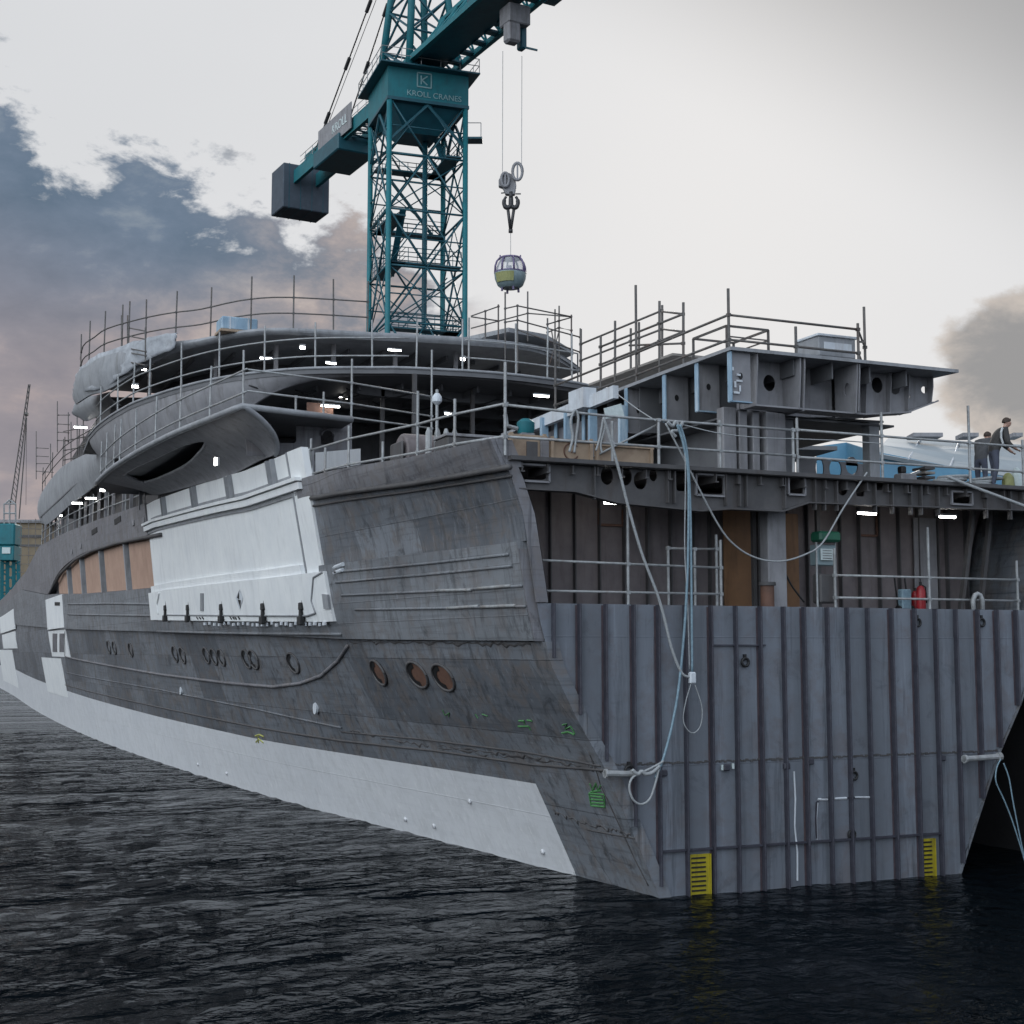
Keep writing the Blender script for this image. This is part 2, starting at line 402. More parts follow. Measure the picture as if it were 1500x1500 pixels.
    col = mix(nt, col, bR, math_(nt, 'MULTIPLY', mR, math_(nt, 'GREATER_THAN', f, 0.05)))
    # unseen sky behind the viewer, bluish, with brightness added to light the port side
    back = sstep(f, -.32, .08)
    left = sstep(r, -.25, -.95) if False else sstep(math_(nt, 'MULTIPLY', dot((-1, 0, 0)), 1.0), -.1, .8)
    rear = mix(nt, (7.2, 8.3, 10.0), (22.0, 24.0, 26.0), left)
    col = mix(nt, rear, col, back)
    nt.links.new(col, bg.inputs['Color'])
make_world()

# ------------------------------------------------------------------ water
def watermat():
    m, nt, b = newmat('harbour_water')
    b.inputs['Base Color'].default_value = (.002, .004, .006, 1); b.inputs['Roughness'].default_value = .06; b.inputs['IOR'].default_value = 1.075
    b.inputs['Specular IOR Level'].default_value = .5
    v = coords(nt, (.85, 1.0, 1), (0, 0, -HEAD))
    h1 = noise(nt, v, .7, 2, .5, .3); h2 = noise(nt, v, 2.6, 3, .5, .4); h3 = noise(nt, v, 6.5, 3, .55, .3)
    h = math_(nt, 'ADD', math_(nt, 'MULTIPLY', h1, .6), math_(nt, 'ADD', math_(nt, 'MULTIPLY', h2, .85), math_(nt, 'MULTIPLY', h3, .22)))
    gust = ramp(nt, noise(nt, coords(nt, (.4, 1, 1), (0, 0, -HEAD)), .11, 4, .6, .5), [(.42, .3), (.58, 2.3)])
    bump(nt, b, math_(nt, 'MULTIPLY', h, gust), 1.0, .30)
    return m
def make_water():
    def axis(lo, hi, near_lo, near_hi, n, far):
        a = [near_lo+(near_hi-near_lo)*i/n for i in range(n+1)]
        k = 1.0
        while a[0] > lo: a.insert(0, a[0]-far*k); k *= 1.5
        k = 1.0
        while a[-1] < hi: a.append(a[-1]+far*k); k *= 1.5
        return a
    xs = axis(-3000, 3000, -45, 25, 200, 2); ys = axis(-400, 5000, -28, 70, 260, 2)
    from mathutils import noise as mn
    rows = []
    for y in ys:
        row = []
        for x in xs:
            z = 0
            if -46 < x < 26 and -29 < y < 72:
                p = Vector((x*.5+y*.25, y*.55-x*.2, 0))
                z = .05*mn.noise(p*1.2)+.035*mn.noise(p*2.9+Vector((7, 3, 1)))
            row.append((x, y, z))
        rows.append(row)
    o = MB().grid(rows).build('water', watermat(), smooth=True)
    tag(o, kind='structure')
make_water()

# ------------------------------------------------------------------ ship: hull form
Wl = Curve1([(-5, .5), (0, 0), (3.4, -.31), (7.2, -.73), (14.2, -1.52), (20, -2.2), (29.5, -2.93), (47, -3.79), (62.5, -4.17), (95, -4.0), (150, -2.5), (215, -1.2)])
edge = [(967, 1316), (930, 1227), (887, 1127), (847, 1057), (807, 973), (789, 900), (779, 830), (767, 753), (750, 700), (726, 645)]
fl = [(-1.2, -.45)]+[(onY(px, py, 0).z, -onY(px, py, 0).x) for px, py in edge]+[(13, 4.6)]
Fl = Curve1(fl, False)
Gf = Curve1([(0, 1), (12, .92), (37, .55), (65, .48), (110, .45), (185, .4)])
FlB = Curve1([(-1.2, -.45), (0, 0), (2.8, 1.3), (6.3, 2.85), (13, 4.25)], False)
def HX(y, z):
    b = min(1, max(0, (y-8.5)/3.0)); b = b*b*(3-2*b)
    return Wl(y)-((1-b)*Fl(z)+b*FlB(z))*Gf(max(0, y))
def S(px, py, out=0.0):
    p = cast(px, py, lambda y, z: HX(y, z)-out); return p
def line_yz(pix, out=0.0):
    return [(p.y, p.z) for p in (S(a, b, out) for a, b in pix)]
def HP(y, z, out=0.0): return Vector((HX(y, z)-out, y, z))
ship = thing('ship', 'big unfinished grey steel ship hull with open cut end, white bottom band and stepped decks', 'ship', (CL, 0, 0))

def strip(name, mat, zlo, zhi, y0, y1, out, n=60, nz=6, lip=.25, power=1.0, parent=None):
    """a strake of side plating between two lines, standing proud by out, with returned edges"""
    m = MB(); rows = []
    ys = [y0+(y1-y0)*(i/n)**power for i in range(n+1)]
    rows.append([HP(y, zlo(y), out-lip) for y in ys])
    for k in range(nz+1):
        rows.append([HP(y, zlo(y)+(zhi(y)-zlo(y))*k/nz, out) for y in ys])
    rows.append([HP(y, zhi(y), out-lip) for y in ys])
    m.grid(rows)
    for yy in (0, n):                                     # closed ends
        a = [rows[i][yy] for i in range(1, nz+2)]; b = [p+Vector((lip, 0, 0)) for p in a]
        m.grid([a, b])
    return m.build(name, mat, parent or ship, smooth='auto')
def rib(name, pix, r, mat, out=0.0, parent=None, n=6):
    pts = [S(a, b, out) for a, b in pix]
    dense = []
    for i in range(len(pts)-1):
        for k in range(6):
            t = k/6; y = lerp(pts[i].y, pts[i+1].y, t); z = lerp(pts[i].z, pts[i+1].z, t); dense.append(HP(y, z, out))
    dense.append(HP(pts[-1].y, pts[-1].z, out))
    return MB().tube(dense, r, n).build(name, mat, parent or ship, smooth=True)
def C2(pix, out=0.0, sm=False): return Curve1(line_yz(pix, out), sm)

knuck = C2([(783, 940), (660, 939), (510, 937), (400, 932), (300, 928), (100, 922), (23, 915)])
belt_top = C2([(743, 797), (620, 811), (488, 827)])          # ahead of the white wall
ledge = C2([(747, 683), (600, 708), (453, 728)])
bul_top = C2([(721, 644), (600, 671), (460, 697)])
boot_top = C2([(785, 1148), (500, 1103), (380, 1083), (233, 1050), (93, 1010), (22, 980)])
pan_bot = C2([(487, 912), (360, 911), (232, 909)])
wbot = C2([(236, 861), (170, 867), (120, 871), (70, 871), (35, 864)])
pan_top = C2([(445, 655), (360, 690), (228, 733)])
win_y0 = S(240, 820).y
PY0 = S(487, 912).y; PY1 = S(232, 905).y                     # white wall from / to
t0_top = C2([(228, 733), (150, 760), (100, 780), (60, 800), (40, 838), (20, 862)])
ENDY = 210.0
# lower plating: water to knuckle
strip('hull_plating', M['hull'], lambda y: -.9, knuck, 0.0, ENDY, 0.0, 110, 12, .3, 1.7)
# belting between knuckle and window line, proud of the plating with a shadow ledge below it
belt_hi = lambda y: belt_top(y) if y < PY0 else (lerp(belt_top(PY0), pan_bot(y), min(1, (y-PY0)/.3)) if y < PY1 else lerp(pan_bot(PY1), wbot(y), min(1, (y-PY1)/.4)))
strip('belting', M['belt'], lambda y: knuck(y)+.02, belt_hi, .18, ENDY, .17, 220, 4, .5, 1.7)
# plating ahead of the white wall, up to the bulwark
strip('upper_plating', M['hull'], lambda y: belt_top(y)+.01, lambda y: ledge(y), 0.03, PY0+.9, .02, 30, 6)
strip('bulwark', M['strake'], lambda y: ledge(y)+.01, lambda y: bul_top(y), .02, PY0+.7, .10, 30, 4, .5)
rib('bulwark_rail', [(747, 684), (600, 709), (456, 730)], .07, M['girder'], .10)
rib('bulwark_rail', [(749, 697), (600, 720), (458, 741)], .035, M['girder'], .04)
# white bottom band with its raked forward edge
ya = S(785, 1148).y; yb = S(845, 1283).y
def boot_hi(y):
    a, b = sorted((ya, yb)); z = boot_top(y)
    if y < yb: return -.5
    if y < ya: return lerp(-.0, boot_top(ya), (y-yb)/(ya-yb))
    return z
m = MB()
ys = [yb+(ya-yb)*i/10 for i in range(11)]+[ya+(ENDY-ya)*(i/90)**1.7 for i in range(1, 91)]
rows = [[HP(y, lerp(-.9, boot_hi(y), k/5), .006+.02*0) for y in ys] for k in range(6)]
m.grid(rows); m.build('bottom_band', M['boot'], ship, smooth='auto')
# raised swage lines on the bare plating
recess = [(96, 925), (96, 962), (160, 975), (235, 988), (330, 1000), (400, 1006), (440, 1001), (470, 990), (495, 968), (510, 945)]
rib('recess_rim', recess, .06, M['strake'], .02)
rib('swage_line', [(97, 985), (233, 1010), (380, 1040), (500, 1066)], .03, M['hull'], .01)
rib('swage_line', [(95, 1003), (233, 1036), (380, 1066), (500, 1085), (640, 1100), (780, 1120), (884, 1128)], .035, M['girder'], .0)
rib('swage_line', [(500, 1072), (620, 1083), (770, 1102), (880, 1122)], .025, M['girder'], .0)
for pix in ([(490, 838), (620, 826), (745, 812)], [(492, 853), (620, 842), (750, 829)], [(500, 872), (640, 866), (765, 858)], [(520, 893), (640, 891), (770, 888)]):
    rib('rubbing_bar', pix, .035, M['belt'], .18)
for pix in ([(640, 865), (690, 864)], [(655, 891), (700, 888)], [(705, 889), (755, 887)], [(700, 862), (748, 858)]):
    rib('polished_bar', pix, .04, M['tube'], .2)
for pix in ([(100, 885), (160, 884), (228, 885)], [(100, 900), (160, 901), (228, 902)], [(230, 925), (360, 928), (500, 929)]):
    rib('rubbing_bar', pix, .05, M['belt'], .18)
# seam that runs parallel with the cut end
rib('end_seam', [(862, 1100), (880, 1150), (905, 1203), (930, 1258), (950, 1297)], .022, M['girder'], .0)
rib('end_seam', [(860, 1215), (895, 1222), (930, 1228)], .02, M['girder'], .0)
# burnt, ragged weld lines
random.seed(31)
for pix in ([(512, 1070), (580, 1084), (660, 1098), (760, 1110), (860, 1122), (884, 1128)], [(812, 1190), (850, 1204), (890, 1214), (925, 1222)], [(512, 941), (600, 941), (700, 942), (784, 944)], [(640, 1092), (720, 1101), (800, 1112)]):
    pts = [S(a, b) for a, b in pix]; dense = []; rad = []
    for i in range(len(pts)-1):
        for k in range(14):
            y = lerp(pts[i].y, pts[i+1].y, k/14); z = lerp(pts[i].z, pts[i+1].z, k/14)+random.uniform(-.05, .05); r_ = random.choice((.01, .02, .03, .05, .08)); dense.append(HP(y, z, .006-r_*.85)); rad.append(r_)
    MB().tube(dense, rad, 8).build('burn_mark', M['girder'], ship, smooth=True)
# cut end of the shell: dark doubled edge with frame brackets behind
m = MB(); zz = [6.32+(9.75-6.32)*i/20 for i in range(21)]
m.shell([[HP(0, z, 0) for z in zz], [HP(0, z, 0)+Vector((.28, .03, 0)) for z in zz]], (0, .06, 0))
m.build('shell_edge', M['strake'], ship)
m = MB()
m.grid([[HP(0, z, 0)+Vector((.3, .05, 0)) for z in zz], [HP(3.2, z, 0)+Vector((.3, 0, 0)) for z in zz]])
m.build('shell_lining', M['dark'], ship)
# belting end: box section closing plate
m = MB(); a = [HP(.17, z, .17) for z in (5.5, 6.4, 7.45)]; b = [HP(.17, z, -.25) for z in (5.5, 6.4, 7.45)]
m.shell([a, b], (0, -.05, 0)); m.build('belting_end', M['strake'], ship)

# portholes: rim + rusty blank, elliptical look comes from the view
def porthole(px, py, r, out=0.0, nm='porthole', rim=None, blank=None):
    p = S(px, py, out); e = .05
    n = (HP(p.y+e, p.z)-HP(p.y-e, p.z)).cross(HP(p.y, p.z+e)-HP(p.y, p.z-e)).normalized()
    if n.x > 0: n = -n
    t = Vector((0, 0, 1)).cross(n).normalized(); u = n.cross(t)
    ring = MB(); K = 20
    ring.tube([p+n*.02+t*(1.6*r*math.cos(2*math.pi*k/K))+u*(1.12*r*math.sin(2*math.pi*k/K)) for k in range(K+1)], .04, 6, False)
    o = ring.build(nm, rim or M['girder'], ship, smooth=True)
    bl = MB(); c = [p+n*.012+t*(1.52*r*math.cos(2*math.pi*k/K)-.02)+u*(1.06*r*math.sin(2*math.pi*k/K)) for k in range(K)]
    bl.plate([(0, 0)], [], lambda u_, v_: p, n*.0) if False else bl.add(c+[p+n*.012], [(k, (k+1) % K, K) for k in range(K)])
    ob = bl.build('blank', blank or M['rustp'], o)
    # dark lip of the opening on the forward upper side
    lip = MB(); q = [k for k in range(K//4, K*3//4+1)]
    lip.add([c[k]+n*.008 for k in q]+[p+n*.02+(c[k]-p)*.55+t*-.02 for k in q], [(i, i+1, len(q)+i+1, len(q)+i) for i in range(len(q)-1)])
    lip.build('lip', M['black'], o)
for px, py in ((555, 985), (612, 988), (650, 992)): porthole(px, py, .33)
for px, py, r in ((430, 971, .3), (372, 966, .3), (362, 965, .3), (325, 963, .28), (314, 962, .28), (303, 960, .28), (268, 960, .3), (257, 958, .3), (192, 952, .3), (168, 949, .3), (160, 948, .3)):
    porthole(px, py, r, 0, 'porthole', M['girder'], M['hull'])
for px, py, r in ((265, 1012, .17), (462, 1037, .2)):
    p = S(px, py, .03); MB().lathe(p, [(r, -.03), (r, .05), (r*.5, .06), (r*.4, .02)], 14, 'X').build('hull_fitting', M['whitebar'], ship, smooth='auto')
for px, py in ((594, 1200), (636, 1210), (795, 1248), (688, 1174), (332, 1133), (290, 1120)):
    p = S(px, py, .02); MB().lathe(p, [(.07, -.03), (.06, .02), (.02, .04)], 10, 'X').build('anode_stud', M['boot'], ship, smooth=True)

# spray marks on the plating
def scrawl(pix, r, mat, out=.012):
    pts = [S(a, b, out) for a, b in pix]; return MB().tube(pts, r, 5)
def marks(name, strokes, r, mat, label=None):
    m = MB()
    for st in strokes: m.tube([S(a, b, .008) for a, b in st], r, 5)
    o = m.build(name, mat, ship)
    if label: o['label'] = label
marks('spray_mark', [[(863, 1162), (885, 1164)], [(863, 1162), (866, 1180)], [(866, 1180), (886, 1182)], [(885, 1164), (886, 1182)], [(866, 1171), (884, 1172)], [(865, 1166), (882, 1168)], [(867, 1176), (885, 1177)], [(864, 1148), (868, 1158), (873, 1147), (876, 1158), (880, 1150)], [(865, 1160), (880, 1158)]], .022, M['spray'], 'bright green sprayed box mark')
marks('spray_mark', [[(760, 1056), (768, 1056), (768, 1060)], [(772, 1055), (779, 1056)], [(759, 1064), (775, 1064), (777, 1069)]], .02, M['spray'])
marks('spray_mark', [[(824, 1062), (830, 1060), (828, 1068), (836, 1064), (842, 1075)], [(823, 1074), (832, 1072), (841, 1076)]], .02, M['spray'])
marks('spray_mark', [[(374, 1078), (380, 1076), (386, 1079)], [(375, 1087), (379, 1082), (386, 1088)], [(378, 1077), (379, 1088)]], .03, M['sprayy'])
marks('spray_mark', [[(648, 1040), (652, 1048), (658, 1044), (657, 1050)], [(696, 1046), (700, 1052)], [(706, 1046), (714, 1049)]], .012, M['spray'])

# ------------------------------------------------------------------ white wall with its side hatch
def pstrip(name, mat, top, bot, out, lip=.2, n=40, nz=6, parent=None, y0=None, y1=None):
    zt = C2(top, out); zb = C2(bot, out)
    a = y0 if y0 is not None else min(zt.p[0][0], zb.p[0][0]); b = y1 if y1 is not None else max(zt.p[-1][0], zb.p[-1][0])
    return strip(name, mat, zb, zt, a, b, out, n, nz, lip, 1.0, parent)
wall = strip('side_wall', M['white'], lambda y: pan_bot(y), lambda y: pan_top(y), PY0, PY1, .05, 40, 10, .3)
strip('side_wall_ledge', M['white'], lambda y: pan_top(y)-1.15, lambda y: pan_top(y)-.95, PY0+.15, PY1+.3, .22, 40, 2, .3, 1, wall)
strip('side_wall_ledge', M['white'], lambda y: pan_top(y)-.92, lambda y: pan_top(y)-.82, PY0+.1, PY1+.3, .30, 40, 2, .4, 1, wall)
strip('side_wall_ledge', M['deckgrey'], lambda y: pan_top(y)-1.28, lambda y: pan_top(y)-1.18, PY0+.15, PY1, .10, 40, 2, .2, 1, wall)
for a, b in ((402, 663), (340, 690), (288, 708), (244, 728)):     # uprights on the upper wall
    y = S(a, b).y
    for dy in (0, .45):
        m = MB(); m.bar(HP(y+dy, pan_top(y)-.85, .12), HP(y+dy, pan_top(y)-.02, .12), .07, .16, (1, 0, 0)); m.build('upright', M['deckgrey'], wall)
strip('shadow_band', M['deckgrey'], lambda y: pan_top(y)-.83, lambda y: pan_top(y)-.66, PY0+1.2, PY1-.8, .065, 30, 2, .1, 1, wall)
# vertical end post of the wall
m = MB(); zs_ = [lerp(pan_bot(PY0), pan_top(PY0), k/12) for k in range(13)]
m.shell([[HP(PY0-.3, z, .10) for z in zs_], [HP(PY0+.95, z, .10) for z in zs_]], (.2, 0, 0)); m.build('end_post', M['white'], wall)
m = MB(); m.tube([HP(PY0+1.05, z, .09) for z in zs_[3:]], .035, 6); m.build('end_post_seam', M['deckgrey'], wall)
# the rounded hatch along the foot of the wall
hz = C2([(478, 836), (380, 848), (240, 864)], .3)
strip('hatch', M['white'], lambda y: pan_bot(y)+.02, lambda y: hz(y), PY0-.8, PY1+.4, .26, 40, 4, .3, 1, wall)
strip('hatch_chamfer', M['white'], lambda y: hz(y)-.02, lambda y: hz(y)+.28, PY0+1.3, PY1+.2, .16, 40, 2, .2, 1, wall)
rib('hatch_seam', [(472, 838), (459, 846), (456, 880), (462, 898), (450, 902), (380, 902), (240, 901)], .03, M['deckgrey'], .27, wall)
rib('hatch_seam', [(233, 868), (230, 885), (232, 900)], .04, M['white'], .28, wall)
dogs = []
for px in (441, 385, 324, 275, 242):
    p = S(px, 897, .3); m = MB(); s_ = 1.0
    m.box(p+Vector((0, 0, .18)), (.12, .30, .22)); m.box(p+Vector((0, .03, -.02)), (.10, .16, .25)); m.box(p+Vector((-.02, 0, -.25)), (.14, .34, .26))
    m.bar(p+Vector((0, -.1, .25)), p+Vector((0, -.12, .55)), .04, .04)
    m.build('hatch_dog', M['black'], wall, bevel=.02)
marks_ = MB(); K = [(351, 863), (345, 876), (351, 893), (356, 876)]
c = [S(a, b, .275) for a, b in K]; marks_.add(c, [(0, 1, 2, 3)]); o = marks_.build('diamond_mark', M['whitebar'], wall)
c2 = [S(a, b, .28) for a, b in ((350, 865), (347, 876), (350.5, 878))]; c3 = [S(a, b, .28) for a, b in ((348, 878), (352, 891), (352.5, 879))]
MB().add(c2+c3, [(0, 1, 2), (3, 4, 5)]).build('diamond_shade', M['black'], o)
for q in ([(293, 869), (297, 869), (297, 895), (293, 895)], [(471, 870), (479, 871), (482, 892), (474, 892)]):
    m = MB(); m.shell([[S(*q[0], .30), S(*q[1], .30)], [S(*q[3], .30), S(*q[2], .30)]], (.06, 0, 0)); m.build('hatch_slot', M['deckgrey'], wall)
m = MB()
for x0 in (288, 292, 296, 337, 341, 344, 349): m.tube([S(x0, 904, .285), S(x0+2, 907, .285)], .025, 5)
m.build('stencil', M['black'], wall)
m = MB()
for x0 in range(300, 480, 7): m.box(S(x0, 914+random.uniform(-1.5, 1.5), .3), (.05, random.uniform(.08, .3), .1))
m.build('weld_tack', M['whitebar'], wall)
for q in ((488, 840), (488, 832)): 
    p = S(*q, .1); MB().cyl(p, p+Vector((-.02, -1.0, .05)), .06, 8).build('pipe_stub', M['whitebar'], wall, smooth='auto')

# ------------------------------------------------------------------ boarded window band and the strake over it
arch = C2([(236, 782), (205, 788), (170, 795), (135, 806), (110, 819), (88, 840), (74, 868)], 0, True)
ya0, ya1 = PY1, S(74, 866).y
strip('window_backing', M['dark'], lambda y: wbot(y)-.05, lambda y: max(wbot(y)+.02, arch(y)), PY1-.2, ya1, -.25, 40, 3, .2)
wx = [(236, 188), (183, 151), (147, 122), (118, 102), (99, 82)]
for a, b in wx:
    y0_ = S(a, 845).y; y1_ = S(b, 845).y
    zt = lambda y: max(wbot(y)+.08, arch(y)-.03)
    strip('window_board', M['ply'], lambda y: wbot(y)+.06, zt, y0_+.12, y1_-.12, -.12, 8, 3, .08)
for a in (186, 149, 120, 100):
    y0_ = S(a, 845).y
    MB().bar(HP(y0_, wbot(y0_)+.0, -.08), HP(y0_, arch(y0_)-.02, -.08), .30, .28, (1, 0, 0)).build('mullion', M['deckgrey'], ship)
strip('window_sill', M['strake'], lambda y: wbot(y)-.3, lambda y: wbot(y)+.04, PY1-.1, ya1+.6, .02, 40, 2, .3)
strip('top_strake', M['strake'], lambda y: arch(y) if y < ya1-.2 else wbot(y)+.03, lambda y: max(t0_top(y), wbot(y)+.05), PY1-.02, 170, .12, 90, 6, .5, 1.2)
rib('arch_edge', [(236, 783), (205, 789), (170, 796), (135, 807), (110, 820), (88, 841), (72, 870)], .09, M['girder'], .10)
for a, b in ((172, 762), (138, 778)):
    p = S(a, b, .14); m = MB(); q = HP(p.y-1.0, p.z+.1, .15); MB().shell([[HP(p.y-.9, p.z-.12, .15), HP(p.y+.9, p.z-.16, .15)], [HP(p.y-.9, p.z+.14, .15), HP(p.y+.9, p.z+.1, .15)]], (.03, 0, 0)).build('freeing_port', M['black'], ship)
for a, b in ((210, 762), (195, 766), (118, 800), (105, 808)):
    p = S(a, b, .14); MB().box(p, (.03, .5, .25)).build('weld_patch', M['grey'], ship)
# painted test strips near the stern
def vstrip(name, a_top, a_bot, y_w, out, mat):
    p0 = S(*a_top); p1 = S(*a_bot)
    strip(name, mat, lambda y: p1.z, lambda y: p0.z, min(p0.y, p1.y)-y_w/2, max(p0.y, p1.y)+y_w/2, out, 4, 4, .1)
for (x0, x1, yt, yb_, out) in ((72, 97, 874, 921, .19), (74, 100, 923, 962, .05), (66, 94, 964, 1016, .03)):
    A = S(x1, (yt+yb_)/2); B = S(x0, (yt+yb_)/2); zt = S((x0+x1)/2, yt).z; zb = S((x0+x1)/2, yb_).z
    strip('white_paint_strip', M['white'], lambda y: zb, lambda y: zt, A.y, B.y, out, 6, 3, .1)
for (x0, x1, yt, yb_) in ((77, 83, 928, 955), (87, 93, 928, 955)):
    MB().shell([[S(x1, yt, .08), S(x0, yt, .08)], [S(x1, yb_, .08), S(x0, yb_, .08)]], (.03, 0, 0)).build('paint_window', M['strake'], ship)
MB().shell([[S(87, 882, .22), S(80, 882, .22)], [S(87, 887, .22), S(80, 887, .22)]], (.03, 0, 0)).build('vent_slot', M['black'], ship)
m = MB(); 
for (x0, x1, yt, yb_, out) in ((2, 24, 898, 925, .19), (4, 24, 927, 950, .05), (2, 22, 952, 1000, .03)):
    A = S(x1, (yt+yb_)/2); B = S(x0, (yt+yb_)/2); zt = S((x0+x1)/2, yt).z; zb = S((x0+x1)/2, yb_).z
    strip('white_paint_strip', M['white'], lambda y: zb, lambda y: zt, A.y, min(B.y, 200), out, 6, 3, .1)
# starboard side of the hull (mirror of the port side, seen only past the cut end)
ys = [ENDY*(i/50)**1.5 for i in range(51)]; zs_ = [-.9, 0, 1, 2, 2.8, 4, 5.2, 6.3, 7.5, 8.6, 9.7]
MB().shell([[mir(HP(y, z)) for y in ys] for z in zs_], (-.06, 0, 0)).build('starboard_plating', M['hull'], ship, smooth='auto')
# inner port lining behind windows so that nothing is hollow
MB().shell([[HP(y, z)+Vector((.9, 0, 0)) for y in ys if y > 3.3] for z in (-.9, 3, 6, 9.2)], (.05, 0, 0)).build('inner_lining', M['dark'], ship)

M['weldrust'] = pm('burnt_weld_edge', (.075, .055, .065), (.04, .032, .04), 5, .6, 0, (.12, .07, .05), .4)
# ------------------------------------------------------------------ closing bulkhead of the cut end
BY = .05; BTOP = 6.3
m = MB(); zz = [-.9+(BTOP+.9)*i/24 for i in range(25)]
outer = [(HX(0, z)+.03, z) for z in zz]+[(2*CL-HX(0, z)-.03, z) for z in reversed(zz)]
m.plate(outer, [], lambda u, v: (u, BY, v), (0, .03, 0))
bulk = m.build('bulkhead', M['bulkhead'], ship)
def xat(px, z): 
    # x on the bulkhead plane under an image column, at height z
    p = onY(px, 952-(z-CAM.z)*62, BY); return p.x
sx = [808, 846, 884, 925, 961, 1000, 1038, 1074, 1110, 1144, 1174, 1208, 1237, 1267, 1302, 1336, 1366, 1396, 1428, 1456, 1484, 1512, 1540]
def zlow(x):                                            # shell height below which the stiffener would leave the section
    for z in [i*.1 for i in range(-5, 63)]:
        if HX(0, z)+.05 < x < 2*CL-HX(0, z)-.05: return z
    return 6.2
for i, px in enumerate(sx):
    x = onY(px, 900, BY).x; zl = zlow(x)
    m = MB(); L = max(zl+.05, -.7)
    m.box((x, BY-.075, (L+BTOP)/2), (.022, .15, BTOP-L)); m.box((x+.016, BY-.14, (L+BTOP)/2), (.03, .02, BTOP-L))
    st = m.build('stiffener', M['stiff'], bulk, bevel=.005)
    random.seed(i); m = MB(); zq = L; dx = random.choice((-.03, .025))
    m.box((x+dx, BY-.004, (L+BTOP-.03)/2), (.055, .004, BTOP-.03-L)); m.build('weld_bead', M['weldrust'], st)
m = MB()                                                # weld seam at mid height, with burnt patches
for i in range(170):
    x = -1.15+i*.063
    if x > 9.5: break
    m.box((x, BY-.008, 2.86+random.uniform(-.015, .015)), (.07, .02, random.uniform(.02, .06)))
m.build('weld_seam', M['girder'], bulk)
m = MB()
for i in range(len(sx)-1):
    x0 = onY(sx[i], 900, BY).x+.03; x1 = onY(sx[i+1], 900, BY).x-.03
    if x0 > .05 and x1 < 8.2: m.box(((x0+x1)/2, BY-.05, .98), (x1-x0, .09, .04))
m.build('flat_bar', M['stiff'], bulk)
m = MB(); x0 = onY(1040, 945, BY).x; x1 = onY(1120, 945, BY).x; m.box(((x0+x1)/2, BY-.03, 5.42), (x1-x0, .06, .03)); m.build('flat_bar', M['stiff'], bulk)
random.seed(3)
def chalk(name, pts, r, mat):
    q = [onY(a, b, BY-.006) for a, b in pts]; return MB().tube(q, r, 5).build(name, mat, bulk)
chalk('chalk_run', [(1163, 1130), (1165, 1170), (1164, 1210), (1168, 1250), (1168, 1290)], .025, M['whitebar'])
chalk('chalk_run', [(1196, 1228), (1195, 1200), (1196, 1175), (1203, 1170), (1275, 1168)], .02, M['stiff'])
chalk('chalk_run', [(1197, 1230), (1196, 1200), (1198, 1176)], .012, M['whitebar'])
chalk('chalk_run', [(1198, 1171), (1212, 1171)], .03, M['whitebar']); chalk('chalk_run', [(1222, 1170), (1240, 1169)], .03, M['whitebar']); chalk('chalk_run', [(1252, 1168), (1274, 1168)], .025, M['whitebar'])
for px, py in ((1090, 970), (1249, 1136), (1246, 1222), (1342, 912), (1436, 912), (920, 1128)):
    p = onY(px, py, BY); m = MB(); K = 14
    m.tube([p+Vector((.09*math.cos(2*math.pi*k/K), -.05, .09*math.sin(2*math.pi*k/K))) for k in range(K+1)], .03, 6, False)
    m.box(p+Vector((0, -.03, .12)), (.06, .06, .12)); m.build('lifting_eye', M['black'], bulk, smooth='auto')
for px, py in ((1062, 1124), (1150, 1122), (1185, 1115), (1378, 1110), (970, 1132)):
    p = onY(px, py, BY); MB().box(p+Vector((0, -.06, 0)), (.16, .1, .14)).build('welded_clip', M['stiff'], bulk, bevel=.02)
for px, py in ((1056, 1124), (1072, 1122)):
    p = onY(px, py, BY); MB().box(p+Vector((0, -.05, 0)), (.05, .03, .12)).build('white_tag', M['paper'], bulk)
# yellow draught plates with their black rungs
for x0, x1, yt, yb_ in ((1008, 1041, 1252, 1316), (1347, 1370, 1229, 1286)):
    a = onY(x0, yt, BY-.02); b = onY(x1, yb_, BY-.02); b.z = -.35
    o = MB().box(((a.x+b.x)/2, BY-.03, (a.z+b.z)/2), (b.x-a.x, .03, a.z-b.z)).build('draught_plate', M['yellow'], bulk, bevel=.005)
    nr = 9
    m = MB()
    for k in range(nr):
        z = a.z-.08-k*(a.z+.02)/nr; m.box((lerp(a.x, b.x, .42), BY-.05, z), ((b.x-a.x)*.68, .02, .035))
    m.build('rung_marks', M['black'], o)
    m = MB(); 
    for xx in (lerp(a.x, b.x, .04), lerp(a.x, b.x, .96)): m.box((xx, BY-.06, (a.z+b.z)/2), (.03, .05, a.z-b.z))
    m.build('side_rail', M['yellow'], o)
# stub pipes at the waterside edges
for a, b in (((886, 1133), (928, 1134)), ((1412, 1112), (1466, 1108))):
    p = onY(*a, BY-.25); q = onY(*b, BY-.25); mm = MB().cyl(p, q, .07, 10); mm.cyl(p, p+(q-p)*.06, .10, 10); mm.cyl(q-(q-p)*.08, q, .10, 10)
    mm.build('tow_pipe', M['tube'], ship, smooth='auto')
